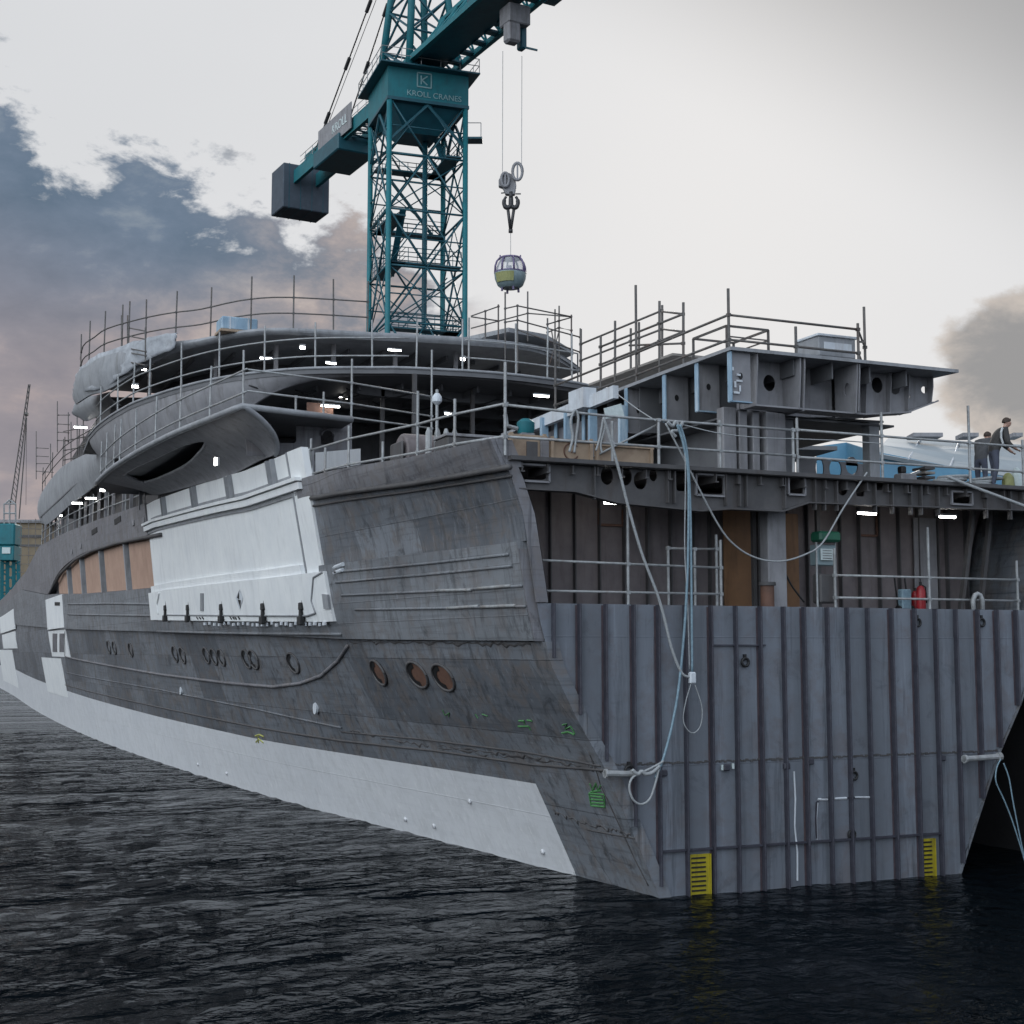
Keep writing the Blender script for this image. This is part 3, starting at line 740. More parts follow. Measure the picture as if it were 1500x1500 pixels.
# ------------------------------------------------------------------ open deck behind the bulkhead
WY = 2.7
def inner(y, z): return HX(y, z)+.32
m = MB(); pl = [(inner(0, 6.2), .08), (inner(3.2, 6.2), 3.2), (2*CL-inner(3.2, 6.2), 3.2), (2*CL-inner(0, 6.2), .08)]
m.slab(pl, 6.12, 6.22); m.build('lower_deck', M['under'], ship)
m = MB(); zz = [6.22+(9.2-6.22)*i/8 for i in range(9)]
m.plate([(inner(WY, z), z) for z in zz]+[(2*CL-inner(WY, z), z) for z in reversed(zz)], [], lambda u, v: (u, WY, v), (0, .03, 0))
iw = m.build('inner_wall', M['inwall'], ship)
for px in (804, 840, 876, 912, 946, 980, 1013, 1037, 1150, 1180, 1228, 1256, 1285, 1314, 1342, 1370, 1384, 1412, 1440, 1470, 1500):
    x = onY(px, 800, WY).x; MB().box((x, WY-.07, 7.68), (.03, .14, 2.9)).build('wall_stiffener', M['dark'], iw)
for (a, b, yt, yb_) in ((877, 912, 745, 770), (1258, 1284, 745, 785)):
    p = onY(a, yt, WY-.03); q = onY(b, yb_, WY-.03); m = MB()
    for s_, e_ in (((p.x, p.z), (p.x, q.z)), ((q.x, p.z), (q.x, q.z)), ((p.x, q.z), (q.x, q.z))): m.bar((s_[0], WY-.05, s_[1]), (e_[0], WY-.05, e_[1]), .04, .06)
    m.build('duct_frame', M['rustp'], iw)
# plywood doors leaning in the openings
for (a, b, yt, yb_, mat) in ((1059, 1101, 747, 888, 'plydark'), (1146, 1171, 752, 888, 'plydark')):
    p = onY(a, yt, WY-.3); q = onY(b, yb_, WY-.3)
    MB().box(((p.x+q.x)/2, WY-.3, (p.z+6.22)/2), (q.x-p.x, .05, p.z-6.22)).build('board_door', M[mat], ship, bevel=.01)
p = onY(1386, 760, WY-.15); MB().box((onY(1355, 800, WY-.1).x, WY-.1, 7.6), (.75, .03, 2.4)).build('wall_panel', M['grey'], iw)
# pillars
for px0, px1 in ((1119, 1146),):
    a = onY(px0, 800, .9).x; b = onY(px1, 800, .9).x
    MB().box(((a+b)/2, .9, 7.55), (b-a, .35, 2.7)).build('pillar', M['grey'], ship, bevel=.02)
for px in (1104, 1112, 1198):
    x = onY(px, 800, 1.6).x; MB().box((x, 1.6, 7.6), (.10, .10, 2.8)).build('pillar', M['girder'], ship)
for px, dx in ((1412, -.5), (1440, -.45)):
    x = onY(px, 870, 1.2).x; MB().bar((x+dx*.1, 1.3, 6.25), (x-dx, 1.3, 9.0), .12, .10).build('inclined_strut', M['girder'], ship)
# ------------------------------------------------------------------ main deck and its cut transverse girder
DZ = 9.30
GY = .16
gout = [(-3.45, DZ), (-3.3, 8.72), (-1.95, 8.72), (-.9, 8.52), (1.2, 8.42), (2.0, 8.50), (3.4, 8.50)]+[(onY(px, py, .16).x, onY(px, py, .16).z) for px, py in ((1180, 737), (1300, 741), (1400, 745), (1500, 748))]+[(11.9, onY(1500, 748, .16).z+.02), (11.95, DZ)]
def holeE(px, py, rx, rz, n=16, sq=2.0):
    p = onY(px, py, GY); out = []
    for k in range(n):
        a = 2*math.pi*k/n; c, s_ = math.cos(a), math.sin(a)
        out.append((p.x+rx*math.copysign(abs(c)**(2/sq), c), p.z+rz*math.copysign(abs(s_)**(2/sq), s_)))
    return out
holes = [holeE(777, 693, .38, .14, 16, 5), holeE(889, 697, .155, .20), holeE(916, 698, .165, .2), holeE(938, 704, .165, .2), holeE(957, 696, .10, .14),
         holeE(999, 704, .15, .24, 16, 6), holeE(1040, 711, .34, .20, 16, 8), holeE(1166, 712, .19, .17, 16, 8), holeE(1234, 715, .15, .18), holeE(1260, 717, .12, .17, 16, 6),
         holeE(1408, 730, .28, .12, 16, 6), holeE(1286, 712, .14, .10, 16, 8)]
g = MB().plate(gout, holes, lambda u, v: (u, GY, v), (0, .03, 0)).build('deck_girder', M['girder'], ship)
m = MB()
for px, py, w_, h_ in ((777, 693, .86, .36), (1040, 711, .76, .48), (1166, 712, .46, .42), (1408, 730, .64, .32)):
    p = onY(px, py, GY-.02); m = MB()
    for sx_, sz, ww, hh in ((0, h_/2, w_, .04), (0, -h_/2, w_, .04), (w_/2, 0, .04, h_), (-w_/2, 0, .04, h_)): m.box(p+Vector((sx_, -.02, sz)), (ww, .07, hh))
    m.build('hole_rim', M['grey'], g)
for px in (868, 975, 985, 1060, 1080, 1090, 1130, 1146, 1190, 1204, 1222, 1278, 1303, 1330, 1345, 1370, 1440, 1475):
    x = onY(px, 705, GY).x
    if px in (1130,): continue
    MB().box((x, GY-.06, 8.93), (.03, .14, .72)).build('web_stiffener', M['girder'], g)
m = MB()
xs_ = gout[1:-1]
for (a, b) in zip(xs_[:-1], xs_[1:]): m.bar((a[0], GY-.02, a[1]), (b[0], GY-.02, b[1]), .26, .03)
m.build('girder_flange', M['girder'], g)
m = MB()
for i in range(26):                                     # ends of the deck longitudinals under the plate
    x = -3.2+i*.6; m = MB(); m.box((x, .5, DZ-.12), (.025, 1.0, .2)); m.box((x, .02, DZ-.21), (.09, .1, .03)); m.build('longitudinal', M['girder'], g)
def deckpoly(z, y0, y1, inset=0.0, n=24):
    ys = [y0+(y1-y0)*i/n for i in range(n+1)]
    L = [(HX(y, z)+inset, y) for y in ys]; return L+[(2*CL-x, y) for x, y in reversed(L)]
MB().slab([(HX(0, 9.2)+.05, -.06)]+[(x+(.45 if x < CL else -.45)*min(1, max(0, y-10)/3), y) for x, y in deckpoly(9.2, .2, 150, .05, 60)]+[(2*CL-HX(0, 9.2)-.05, -.06)], DZ, DZ+.1).build('main_deck', M['girder'], ship)
# upper edge of deck seen at the cut: thin grey lip
MB().box((CL, -.09, DZ+.06), (15.3, .04, .09)).build('deck_lip', M['girder'], ship)

# ------------------------------------------------------------------ high deck block with web frames (cut end)
TZ = 12.2
TX0, TX1 = 2.0, 8.62
m = MB(); m.slab([(TX0, -.05), (TX1, -.05), (TX1-.3, 3), (TX1, 14), (TX0+.3, 14), (TX0, 3)], TZ-.05, TZ+.03); tdeck = m.build('high_deck', M['deckgrey'], ship)
def web(y, x0, x1, zl0, zl1, hs, nm='web_frame', mat='grey', zmid=None):
    zm = zmid if zmid is not None else zl0
    out = [(x0, TZ-.05), (x0, zl0), (lerp(x0, x1, .55), zm), (x1, zl1), (x1, TZ-.05)]
    return MB().plate(out, hs, lambda u, v: (u, y, v), (0, .025, 0)).build(nm, M[mat], tdeck)
def hole2(px, py, y, rx, rz, n=14):
    p = onY(px, py, y); return [(p.x+rx*math.cos(2*math.pi*k/n), p.z+rz*math.sin(2*math.pi*k/n)) for k in range(n)]
# forward webs in three stretches, staggered in depth
wA = web(.75, 2.72, 4.05, 10.95, 10.92, [hole2(1127, 561, .75, .17, .20), hole2(1104, 556, .75, .05, .06)])
wB = web(1.05, 4.05, 5.6, 10.95, 11.0, [hole2(1174, 562, 1.05, .05, .06)])
wC = web(.85, 5.6, 6.35, 11.0, 11.02, [hole2(1236, 560, .85, .06, .10)])
wD = web(.8, 6.35, 8.36, 10.98, 11.50, [hole2(1285, 564, .8, .17, .20), hole2(1311, 567, .8, .16, .19), hole2(1330, 580, .8, .08, .11), hole2(1354, 571, .8, .10, .09)], zmid=11.16)
m = MB()
for x, zb, d in ((2.75, 10.95, .3), (3.95, 10.95, .35), (4.07, 10.9, .5), (5.58, 10.95, .5), (5.65, 11.0, .3), (6.32, 11.0, .4), (7.05, 11.1, .3), (7.62, 11.25, .3), (8.35, 11.5, .5)):
    hb_ = [(.42+.13*math.cos(R(a)), (zb+TZ)/2+.16*math.sin(R(a))) for a in range(0, 360, 30)]; u0_ = .02 if x < 6 else .6; MB().plate([(u0_, TZ-.05), (u0_, TZ-.3), (u0_+.08, zb), (.9, zb), (.9, TZ-.05)], [hb_] if d > .35 and x < 6 else [], lambda u, v: (x, u, v), (.03, 0, 0)).build('web_bracket', M['grey'], tdeck)
m = MB(); m.bar((2.7, .3, 10.94), (5.9, .45, 10.97), .5, .04); m.bar((5.9, .45, 10.97), (7.5, .7, 11.17), .5, .04); m.bar((7.5, .7, 11.17), (8.36, .6, 11.50), .45, .04); m.bar((3.0, 1.6, 10.98), (7.4, 1.6, 11.05), .5, .05)
m.build('web_flange', M['grey'], tdeck)
for y in (1.6, 3.2, 4.8, 6.6, 8.6):
    web(y, 2.3, 8.3, 10.95, 11.5, [], 'web_frame', 'under', 11.05)
for x in (2.9, 3.9, 5.0, 6.1, 7.2): MB().box((x, 5, TZ-.25), (.04, 9.6, .4)).build('deck_longitudinal', M['under'], tdeck)
m = MB(); m.slab([(2.9, 1.2), (7.6, 1.2), (7.6, 12), (2.9, 12)], 10.9, 10.95); m.build('ceiling_plate', M['under'], tdeck)
# port edge: short web ends with blue and white masking
def edgeweb(px, y, x, wd, zl, mat, tapes=True):
    o = MB().box((x+wd/2, y, (zl+TZ-.05)/2), (wd, .03, TZ-.05-zl)).build('edge_frame', M[mat], tdeck)
    MB().box((x, y, (zl+TZ-.05)/2), (.03, .16, TZ-.05-zl)).build('face_flat', M['bluetape'], o)
    MB().box((x+wd/2, y, zl), (wd, .16, .03)).build('face_flat', M['bluetape'] if tapes else M['grey'], o)
    m = MB(); K = 12; m.add([Vector((x+wd*.5+.06*math.cos(2*math.pi*k/K), y-.025, lerp(zl, TZ, .5)+.08*math.sin(2*math.pi*k/K))) for k in range(K)], [tuple(range(K))]); m.build('drain_hole', M['black'], o)
    return o
for y, wd, zl in ((.1, .55, 10.98), (1.55, .62, 10.98), (3.1, .68, 10.97), (5.1, .7, 10.97), (7.6, .7, 10.97), (9.4, .7, 11.0), (11.2, .7, 11.0)):
    edgeweb(0, y, 2.06, wd, zl, 'grey' if y < 6 else 'under', y < 4)
m = MB()
for (px, py, w_, h_) in ((1082, 549, .10, .05), (1083, 558, .16, .04), (1077, 563, .05, .14), (1084, 569, .04, .14), (1079, 575, .16, .05), (1073, 540, .06, .08)):
    p = onY(px, py, .05); m.box(p, (w_, .02, h_))
m.build('masking_scrap', M['whitebar'], tdeck)
# columns carrying the high deck
for nm, px0, px1, y, mat in (('column', 1055, 1074, 1.0, 'grey'), ('column', 1078, 1090, 1.0, 'grey'), ('column', 1098, 1108, 1.0, 'grey'), ('column', 1118, 1146, .9, 'grey'), ('column', 1268, 1283, 1.4, 'deckgrey')):
    a = onY(px0, 640, y).x; b = onY(px1, 640, y).x
    MB().box(((a+b)/2, y, 10.2), (b-a, .3, 1.6)).build(nm, M[mat], ship, bevel=.015)
a = onY(1055, 640, 1.2).x; b = onY(1165, 640, 1.2).x
MB().box(((a+b)/2, 1.3, 10.2), (b-a, .05, 1.6)).build('casing_plate', M['under'], ship)
a = onY(1150, 660, 1.3).x; b = onY(1168, 660, 1.3).x
MB().slab([(a-1, 1.35), (a, 1.3), (b+.3, 9), (b-1, 9)], 9.4, 10.95).build('casing_side', M['under'], ship)
# low coaming with round openings, right of the casing
p0 = onY(1168, 660, 3.5).x; p1 = onY(1276, 660, 3.5).x
MB().plate([(p0, 9.4), (p1, 9.4), (p1, 10.28), (p0, 10.36)], [[(q.x+rx*math.cos(2*math.pi*k/14), q.z+rz*math.sin(2*math.pi*k/14)) for k in range(14)] for q, rx, rz in ((onY(1201, 686, 3.5), .13, .28), (onY(1224, 687, 3.5), .2, .26), (onY(1248, 682, 3.5), .2, .24))],
           lambda u, v: (u, 3.5, v), (0, .04, 0)).build('coaming', M['grey'], ship)
m = MB().box(((p0+p1)/2, 4.5, 9.7), (p1-p0, .05, .6)).build('coaming', M['under'], ship)

# ------------------------------------------------------------------ white-edged coaming running aft from the high deck
a = onX(905, 572, 2.2); m = MB()
b0 = Vector((2.15, 6.3, TZ-.10)); b1 = Vector((1.95, 12.4, TZ-.05))
m.bar(onX(902, 574, 1.75), onX(770, 628, 1.9), .16, .34); m.build('coaming_beam', M['whitebar'], ship)
for px, py0, py1, w_ in ((912, 594, 652, .16), (868, 600, 650, .16), (832, 604, 648, .14), (797, 612, 640, .12)):
    p = onX(px, py0, 1.8); q = onX(px, py1, 1.8); MB().box((1.8, p.y, (p.z+q.z)/2), (.22, .12, p.z-q.z)).build('coaming_post', M['bluetape'], ship)
p = onX(914, 620, 2.1); q = onX(790, 620, 2.1)
MB().box((2.15, (p.y+q.y)/2, 10.6), (.06, abs(q.y-p.y), 2.2)).build('coaming_panel', M['strake'], ship)
MB().box(onX(853, 586, 1.72), (.4, .9, .55)).build('coaming_bracket', M['whitebar'], ship)

# ------------------------------------------------------------------ stepped upper decks
def path_z(pix, z): return [onZ(a, b, z) for a, b in pix]
def smooth_path(pts, n=6):
    out = []
    P = [pts[0]]+list(pts)+[pts[-1]]
    for i in range(1, len(P)-2):
        for k in range(n):
            t = k/n; a, b, c, d = P[i-1], P[i], P[i+1], P[i+2]
            out.append(.5*((2*b)+(c-a)*t+(2*a-5*b+4*c-d)*t*t+(3*b-a-3*c+d)*t*t*t))
    out.append(P[-2]); return out
def fillet_strake(name, tops, bots, mat, parent=None, thick=.08, inward=.35, curve=.0, n=5):
    """bulwark plating between an upper and lower edge, both in space, leaning in towards its foot"""
    rows = []
    for k in range(n+1):
        t = k/n; s_ = math.sin(t*math.pi)*curve
        rows.append([lerp(a, b, t)+Vector((-s_, -s_*.4, 0)) for a, b in zip(tops, bots)])
    return MB().shell(rows, (.08, .05, 0)).build(name, M[mat], parent or ship, smooth='auto')

# --- deck C (roof)
Cpix = [(108, 572), (113, 548), (130, 536), (150, 524), (200, 511), (245, 503), (290, 498), (345, 487), (400, 482), (470, 484), (540, 488), (620, 492), (700, 497), (760, 503), (800, 511), (830, 526), (850, 541)]
ZC = 18.3
Cp = smooth_path(path_z(Cpix, ZC), 3)
Cfull = list(Cp)+[Vector((13.0, 44, ZC)), Vector((-7.4, 44, ZC))]
roofC = MB().slab(Cfull, ZC-.12, ZC).build('roof_deck', M['deckgrey'], ship)
# roof strake: deep at the port quarter, thinning towards the middle
bot = {108: 592, 130: 578, 150: 573, 200: 543, 245: 519, 290: 507, 345: 495, 400: 489.5, 540: 497, 700: 506, 800: 519, 850: 545}
bc = Curve1(list(bot.items()))
def px_of(p): d = p-CAM; return PCX+F*d.dot(rt)/d.dot(fw)
bots = [Vector((p.x, p.y, min(ZC-.13, z_at(p.x, p.y, bc(px_of(p)))))) for p in Cp]
cen = Vector((CL, 45, 0))
def inset(p, d): v = Vector((cen.x-p.x, cen.y-p.y, 0)).normalized(); return p+v*d
fillet_strake('roof_strake', [p+Vector((0, 0, .05)) for p in Cp], [inset(b, .12) for b in bots], 'deckgrey', curve=.12)
# pale sheeting laid over the roof edge at the port quarter
sh = [(113, 550), (135, 526), (165, 512), (200, 500), (230, 493), (262, 486)]
sb = [(120, 572), (138, 574), (165, 566), (200, 541), (230, 525), (262, 512)]
A_ = path_z(sh, ZC+.35); B_ = []
for (a, b), p in zip(sb, A_): B_.append(Vector((p.x-.1, p.y-.1, z_at(p.x, p.y, b))))
A_ = smooth_path(A_, 4); B_ = smooth_path(B_, 4); rows = []
random.seed(5)
for k in range(7):
    rows.append([lerp(a, b, k/6)+Vector((-.10+random.uniform(-.05, .05), random.uniform(-.05, .05), random.uniform(-.04, .04))) for a, b in zip(A_, B_)])
sheet = MB().shell(rows, (.05, .05, 0)).build('protective_sheeting', M['sheeting'], None, smooth=True)
tag(sheet, 'crumpled pale sheeting draped over the edge of the topmost deck at its far left', 'sheeting')
# middle hump of the roof (wheelhouse top) right of the crane
hp = [onZ(*q, 19.2) for q in ((660, 497), (745, 478), (800, 488), (840, 512))]
MB().slab([hp[0], hp[1], hp[2], hp[3], hp[3]+Vector((0, 14, 0)), hp[0]+Vector((0, 14, 0))], 18.95, 19.15).build('wheelhouse_roof', M['deckgrey'], ship)
m = MB()
for q in ((668, 500), (745, 498), (800, 510), (836, 520)):
    p = onZ(*q, 18.9)+Vector((.2, 1.0, 0)); m.box((p.x, p.y, 18.6), (.12, .12, .8))
m.build('wheelhouse_post', M['deckgrey'], ship)
# --- deck B
ZB = 15.2
Bpix = [(130, 640), (142, 626), (160, 612), (180, 600), (200, 590), (250, 573), (300, 560), (350, 551), (400, 545), (450, 541.5), (500, 540.5), (550, 540.5), (600, 541)]
Bp = path_z(Bpix, ZB)
half = Bp+[Vector((CL, 18.8, ZB))]
Bcurve = smooth_path(half+[mir(p) for p in reversed(Bp)], 3)
for p in Bcurve: p.z = ZB
Bfull = list(Bcurve)+[Vector((15.4, 45, ZB)), Vector((-7.1, 45, ZB))]
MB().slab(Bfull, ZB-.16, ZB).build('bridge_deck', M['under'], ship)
bb = Curve1([(130, 664), (142, 668), (160, 668), (200, 655), (250, 634), (300, 615), (350, 600), (400, 572), (450, 556), (500, 550), (560, 546), (700, 552), (900, 580)])
tops = [p+Vector((0, 0, .06)) for p in Bcurve]
bots = []
for p in Bcurve:
    z = min(ZB-.17, z_at(p.x, p.y, bb(min(px_of(p), 900)))); bots.append(inset(Vector((p.x, p.y, z)), .25+.25*(ZB-z)))
fillet_strake('bridge_strake', tops, bots, 'grey', curve=.10)
m = MB().tube([p+Vector((0, 0, .05)) for p in Bcurve], .055, 6); m.build('bridge_coping', M['deckgrey'], ship, smooth=True)
# --- deck A with flared wing at the side
ZA = 12.4
Apix = [(142, 705), (155, 692), (170, 680), (195, 664), (220, 650), (250, 635), (280, 622), (318, 607), (355, 592)]
Ap = path_z(Apix, ZA)
Acurve = smooth_path(Ap, 3)
Afull = list(Acurve)+[Vector((-2.7, 13.9, ZA)), Vector((-2.2, 24, ZA)), Vector((10.5, 24, ZA)), mir((-2.7, 13.9, 0))]+[mir(p) for p in reversed(Ap)]+[Vector((15, 37, ZA)), Vector((-6.8, 37, ZA))]
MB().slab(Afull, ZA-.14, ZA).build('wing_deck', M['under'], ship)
MB().tube([p+Vector((-.02, 0, -.06)) for p in Acurve]+[Vector((-2.7, 13.9, ZA-.06))], .10, 6).build('wing_coping', M['deckgrey'], ship, smooth=True)
wb = [(146, 708), (160, 713), (190, 722), (215, 725), (232, 724), (300, 705), (355, 688), (398, 666)]
WB = [S(a, b, .04) for a, b in wb]
wy_b = Curve1([(p.y, p.z) for p in WB]); wx_t = Curve1([(p.y, p.x) for p in Acurve])
yF = Ap[-1].y; yE = Ap[0].y-1.0
def wing(u, v):                                        # u along 0..1 (fwd to aft), v up 0..1
    y = lerp(yF, yE, u); zb = wy_b(y); xb = HX(y, zb)-.03; xt = wx_t(y)+.03; z = lerp(zb, ZA-.05, v)
    taper = min(1, (1-u)/.12)
    yy = y+(1-v)**2*1.6*(1-u)                          # the forward edge sweeps back towards the foot
    s_ = v**1.6
    return Vector((lerp(xb, xt, s_), yy, z))
def subdiv(poly, n=8):
    o = []
    for i in range(len(poly)):
        a = poly[i]; b = poly[(i+1) % len(poly)]
        for k in range(n): o.append((lerp(a[0], b[0], k/n), lerp(a[1], b[1], k/n)))
    return o
# lens opening, found by sighting onto the wing surface
def wing_uv(px, py):
    best = None
    for i in range(81):
        for j in range(41):
            u, v = i/80, j/40; d = wing(u, v)-CAM; x = PCX+F*d.dot(rt)/d.dot(fw); y = PCY-F*d.dot(up)/d.dot(fw)
            e = (x-px)**2+(y-py)**2
            if best is None or e < best[0]: best = (e, u, v)
    return best[1], best[2]
lens = [(181, 694), (200, 683), (230, 668), (262, 655), (285, 645), (299, 645), (301, 652), (293, 664), (275, 680), (245, 697), (215, 706), (198, 702)]
LU = [wing_uv(a, b) for a, b in lens]
# build as a fine grid and drop the cells inside the opening
def inside(pt, poly):
    c = False; j = len(poly)-1
    for i in range(len(poly)):
        if (poly[i][1] > pt[1]) != (poly[j][1] > pt[1]) and pt[0] < (poly[j][0]-poly[i][0])*(pt[1]-poly[i][1])/(poly[j][1]-poly[i][1])+poly[i][0]: c = not c
        j = i
    return c
NU, NV = 150, 60; m = MB()
vs = [wing(i/NU, j/NV) for i in range(NU+1) for j in range(NV+1)]
fs = []
for i in range(NU):
    for j in range(NV):
        if not inside(((i+.5)/NU, (j+.5)/NV), LU): fs.append((i*(NV+1)+j, (i+1)*(NV+1)+j, (i+1)*(NV+1)+j+1, i*(NV+1)+j+1))
m.add(vs, fs)
wg = m.build('wing_flare', M['grey'], ship, smooth=True)
md = wg.modifiers.new('Solidify', 'SOLIDIFY'); md.thickness = .07; md.offset = -1
rim = [wing(*q)+Vector((-.02, 0, 0)) for q in LU]; rim = smooth_path(rim+[rim[0]], 5)
MB().tube(rim, .07, 6, False).build('opening_rim', M['grey'], wg, smooth=True)
m = MB(); m.tube([wing(.0, k/16) for k in range(17)], .08, 6); m.build('wing_edge', M['deckgrey'], wg, smooth=True)
# inner side wall behind the opening and ahead of the wing, with window and arched door
iwx = -4.0
m = MB()
def wy(px): return onY
IWY = 15.2
def iwp(px, py): p = onY(px, py, IWY); return (p.x, p.z)
outer = [iwp(352, 600), iwp(352, 690), iwp(520, 690), iwp(516, 608)]
outer = [iwp(356, 600), iwp(362, 668), iwp(514, 664), iwp(514, 609)]
hs = []
def rr(px0, py0, px1, py1, r=3, n=5):
    o = []
    for cx, cy, a0 in ((px1-r, py0+r, -90), (px1-r, py1-r, 0), (px0+r, py1-r, 90), (px0+r, py0+r, 180)):
        for k in range(n): a = R(a0+90*k/(n-1)); o.append(iwp(cx+r*math.cos(a), cy+r*math.sin(a)))
    return o
hs.append(rr(397, 621, 434, 649, 4)); hs.append([iwp(*q) for q in ((360, 613), (372, 616), (379, 630), (379, 642), (372, 640), (362, 626))])
door = [iwp(470, 651), iwp(489, 651)]+[iwp(479.5+9.5*math.cos(R(a)), 638-9*math.sin(R(a))) for a in range(0, 181, 20)]
hs.append(door)
fw_ = MB().plate(outer, hs, lambda u, v: (u, IWY, v), (0, .05, 0)).build('front_wall', M['strake'], ship)
e0 = onY(514, 609, IWY); e1 = onY(514, 664, IWY)
MB().shell([[e0, Vector((e0.x+.6, e0.y+3.5, e0.z))], [e1, Vector((e1.x+.6, e1.y+3.5, e1.z))]], (.03, 0, 0)).build('front_wall_return', M['grey'], fw_)
m = MB(); m.tube([Vector((u, IWY-.03, v)) for u, v in door[2:]], .05, 6); m.build('door_rim', M['strake'], fw_)
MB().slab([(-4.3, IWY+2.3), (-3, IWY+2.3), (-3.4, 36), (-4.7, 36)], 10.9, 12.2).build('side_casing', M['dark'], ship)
p = onY(470, 591, 17); MB().box(p+Vector((.2, .8, -.1)), (.9, .05, .5)).build('rust_panel', M['rustp'], ship)
# white inner bulwark panel and fashion plate by the rail
a0 = onY(463, 663, 12.6); a1 = onY(530, 662, 11.0)
MB().shell([[onY(462, 663, 12.6), onY(528, 657, 14.5)], [onY(462, 692, 12.6), onY(528, 680, 14.5)]], (.02, .05, 0)).build('inner_bulwark', M['white'], ship)
fz = MB(); fz.shell([[onY(446, 655, 12.4), onY(460, 657, 12.4)], [onY(458, 728, 12.3), onY(462, 728, 12.3)]], (0, .08, 0)); fz.build('fashion_plate', M['grey'], ship)
# --- inner houses (set-back walls) on each deck, dark, with openings between pillars
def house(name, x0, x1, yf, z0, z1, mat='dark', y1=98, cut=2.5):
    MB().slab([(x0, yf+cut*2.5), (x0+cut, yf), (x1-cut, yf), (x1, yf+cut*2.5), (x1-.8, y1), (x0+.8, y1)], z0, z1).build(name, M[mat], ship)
for i in range(15):                                      # deck beams showing under the open decks
    x = -5.5+i*1.38; y0 = 20.5+abs(x-CL)**2*.075
    MB().box((x, (y0+34)/2, ZB-.27), (.09, 34-y0, .22)).build('deck_beam', M['under'], ship)
for i in range(14):
    x = -5.2+i*1.45; y0 = 29.5+abs(x-5)**2*.06
    MB().box((x, (y0+42)/2, ZC-.22), (.09, 42-y0, .2)).build('deck_beam', M['under'], ship)
for y in (22, 25, 28, 31): MB().box((CL, y, ZB-.34), (12-abs(28-y)*.6, .14, .36)).build('deck_girder', M['under'], ship)
random.seed(41)
for i in range(9):                                       # cables looped under the middle deck
    x = -4+i*1.7; y = 20.5+random.uniform(.5, 4); P = [Vector((x+k*.5, y, ZB-.4-.22*math.sin(k*.63)-random.uniform(0, .08))) for k in range(6)]
    MB().tube(smooth_path(P, 3), .03, 5).build('hung_cable', M['black'], ship, smooth=True)
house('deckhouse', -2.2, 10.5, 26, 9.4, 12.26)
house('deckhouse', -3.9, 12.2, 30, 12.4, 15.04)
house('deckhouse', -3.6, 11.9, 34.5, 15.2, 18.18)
m = MB()
for x, y, z0, z1 in ((-3.0, 33.2, 15.2, 18.2), (-1.0, 30.5, 15.2, 18.2), (1.2, 29.4, 15.2, 18.2), (3.8, 29, 15.2, 18.2), (6.5, 28.8, 15.2, 18.2), (9, 29.2, 15.2, 18.2), (-5.2, 37, 15.2, 18.2)):
    MB().box((x, y, (z0+z1)/2), (.16, .16, z1-z0)).build('deck_pillar', M['grey'], ship)
for px, y in ((560, 22), (606, 24), (692, 21), (775, 24), (607, 19)):
    p = onY(px, 600, y); MB().box((p.x, y, (9.4+15)/2), (.14, .14, 5.6)).build('deck_pillar', M['girder'], ship)
# --- aft continuation of the bridge bulwark, lower tiers to port
def side_strake(name, top, bot, x, mat, curve=.0, inn=.3):
    T = smooth_path([onX(a, b, x if not callable(x) else x(a)) for a, b in top], 4); B = smooth_path([onX(a, b, (x if not callable(x) else x(a))) for a, b in bot], 4)
    bz = Curve1([(p.y, p.z) for p in B]); rows = []
    for k in range(5):
        t = k/4; rows.append([Vector((p.x+inn*t*t-.1*math.sin(t*3.14), p.y, lerp(p.z, bz(p.y), t))) for p in T])
    return MB().shell(rows, (.08, 0, 0)).build(name, M[mat], ship, smooth='auto')
side_strake('quarter_strake', [(56, 735), (62, 720), (76, 700), (92, 683), (115, 670), (140, 659), (165, 648)], [(56, 766), (62, 768), (76, 757), (92, 742), (115, 724), (140, 703), (165, 688)], -6.4, 'deckgrey')
T = [onX(a, b, -6.4) for a, b in ((58, 745), (76, 730), (92, 712), (115, 700), (140, 685), (165, 672))]
MB().slab([Vector((p.x+.05, p.y, 0)) for p in T]+[Vector((8, T[-1].y, 0)), Vector((10, T[0].y, 0))], 14.6, 14.7).build('quarter_deck', M['under'], ship)
side_strake('aft_strake', [(106, 602), (110, 590), (120, 582), (140, 579), (160, 574)], [(106, 612), (110, 616), (122, 612), (140, 603), (160, 592)], -6.6, 'deckgrey', inn=.5)
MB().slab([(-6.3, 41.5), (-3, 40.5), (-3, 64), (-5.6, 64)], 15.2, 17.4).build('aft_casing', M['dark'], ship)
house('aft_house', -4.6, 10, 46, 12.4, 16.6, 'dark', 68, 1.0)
# pillars and openings seen under the quarter deck
random.seed(11)
for i in range(16):
    y = 36+i*2.9; x = -5.6+random.uniform(-.1, .1)
    z0 = t0_top(y)-.2; z1 = z0+2.6
    MB().box((x, y, (z0+z1)/2), (.14, .14, z1-z0)).build('deck_pillar', M['grey'], ship)
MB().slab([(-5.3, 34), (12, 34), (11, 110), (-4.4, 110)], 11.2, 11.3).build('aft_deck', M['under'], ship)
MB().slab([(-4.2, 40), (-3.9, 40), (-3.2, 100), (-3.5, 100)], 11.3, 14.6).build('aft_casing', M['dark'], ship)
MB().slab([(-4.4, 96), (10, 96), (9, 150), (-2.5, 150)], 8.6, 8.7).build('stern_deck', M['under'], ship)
for i in range(5): MB().box((-4.6+.2*i, 100+i*6, 10.0), (.16, .16, 2.6)).build('deck_pillar', M['grey'], ship)

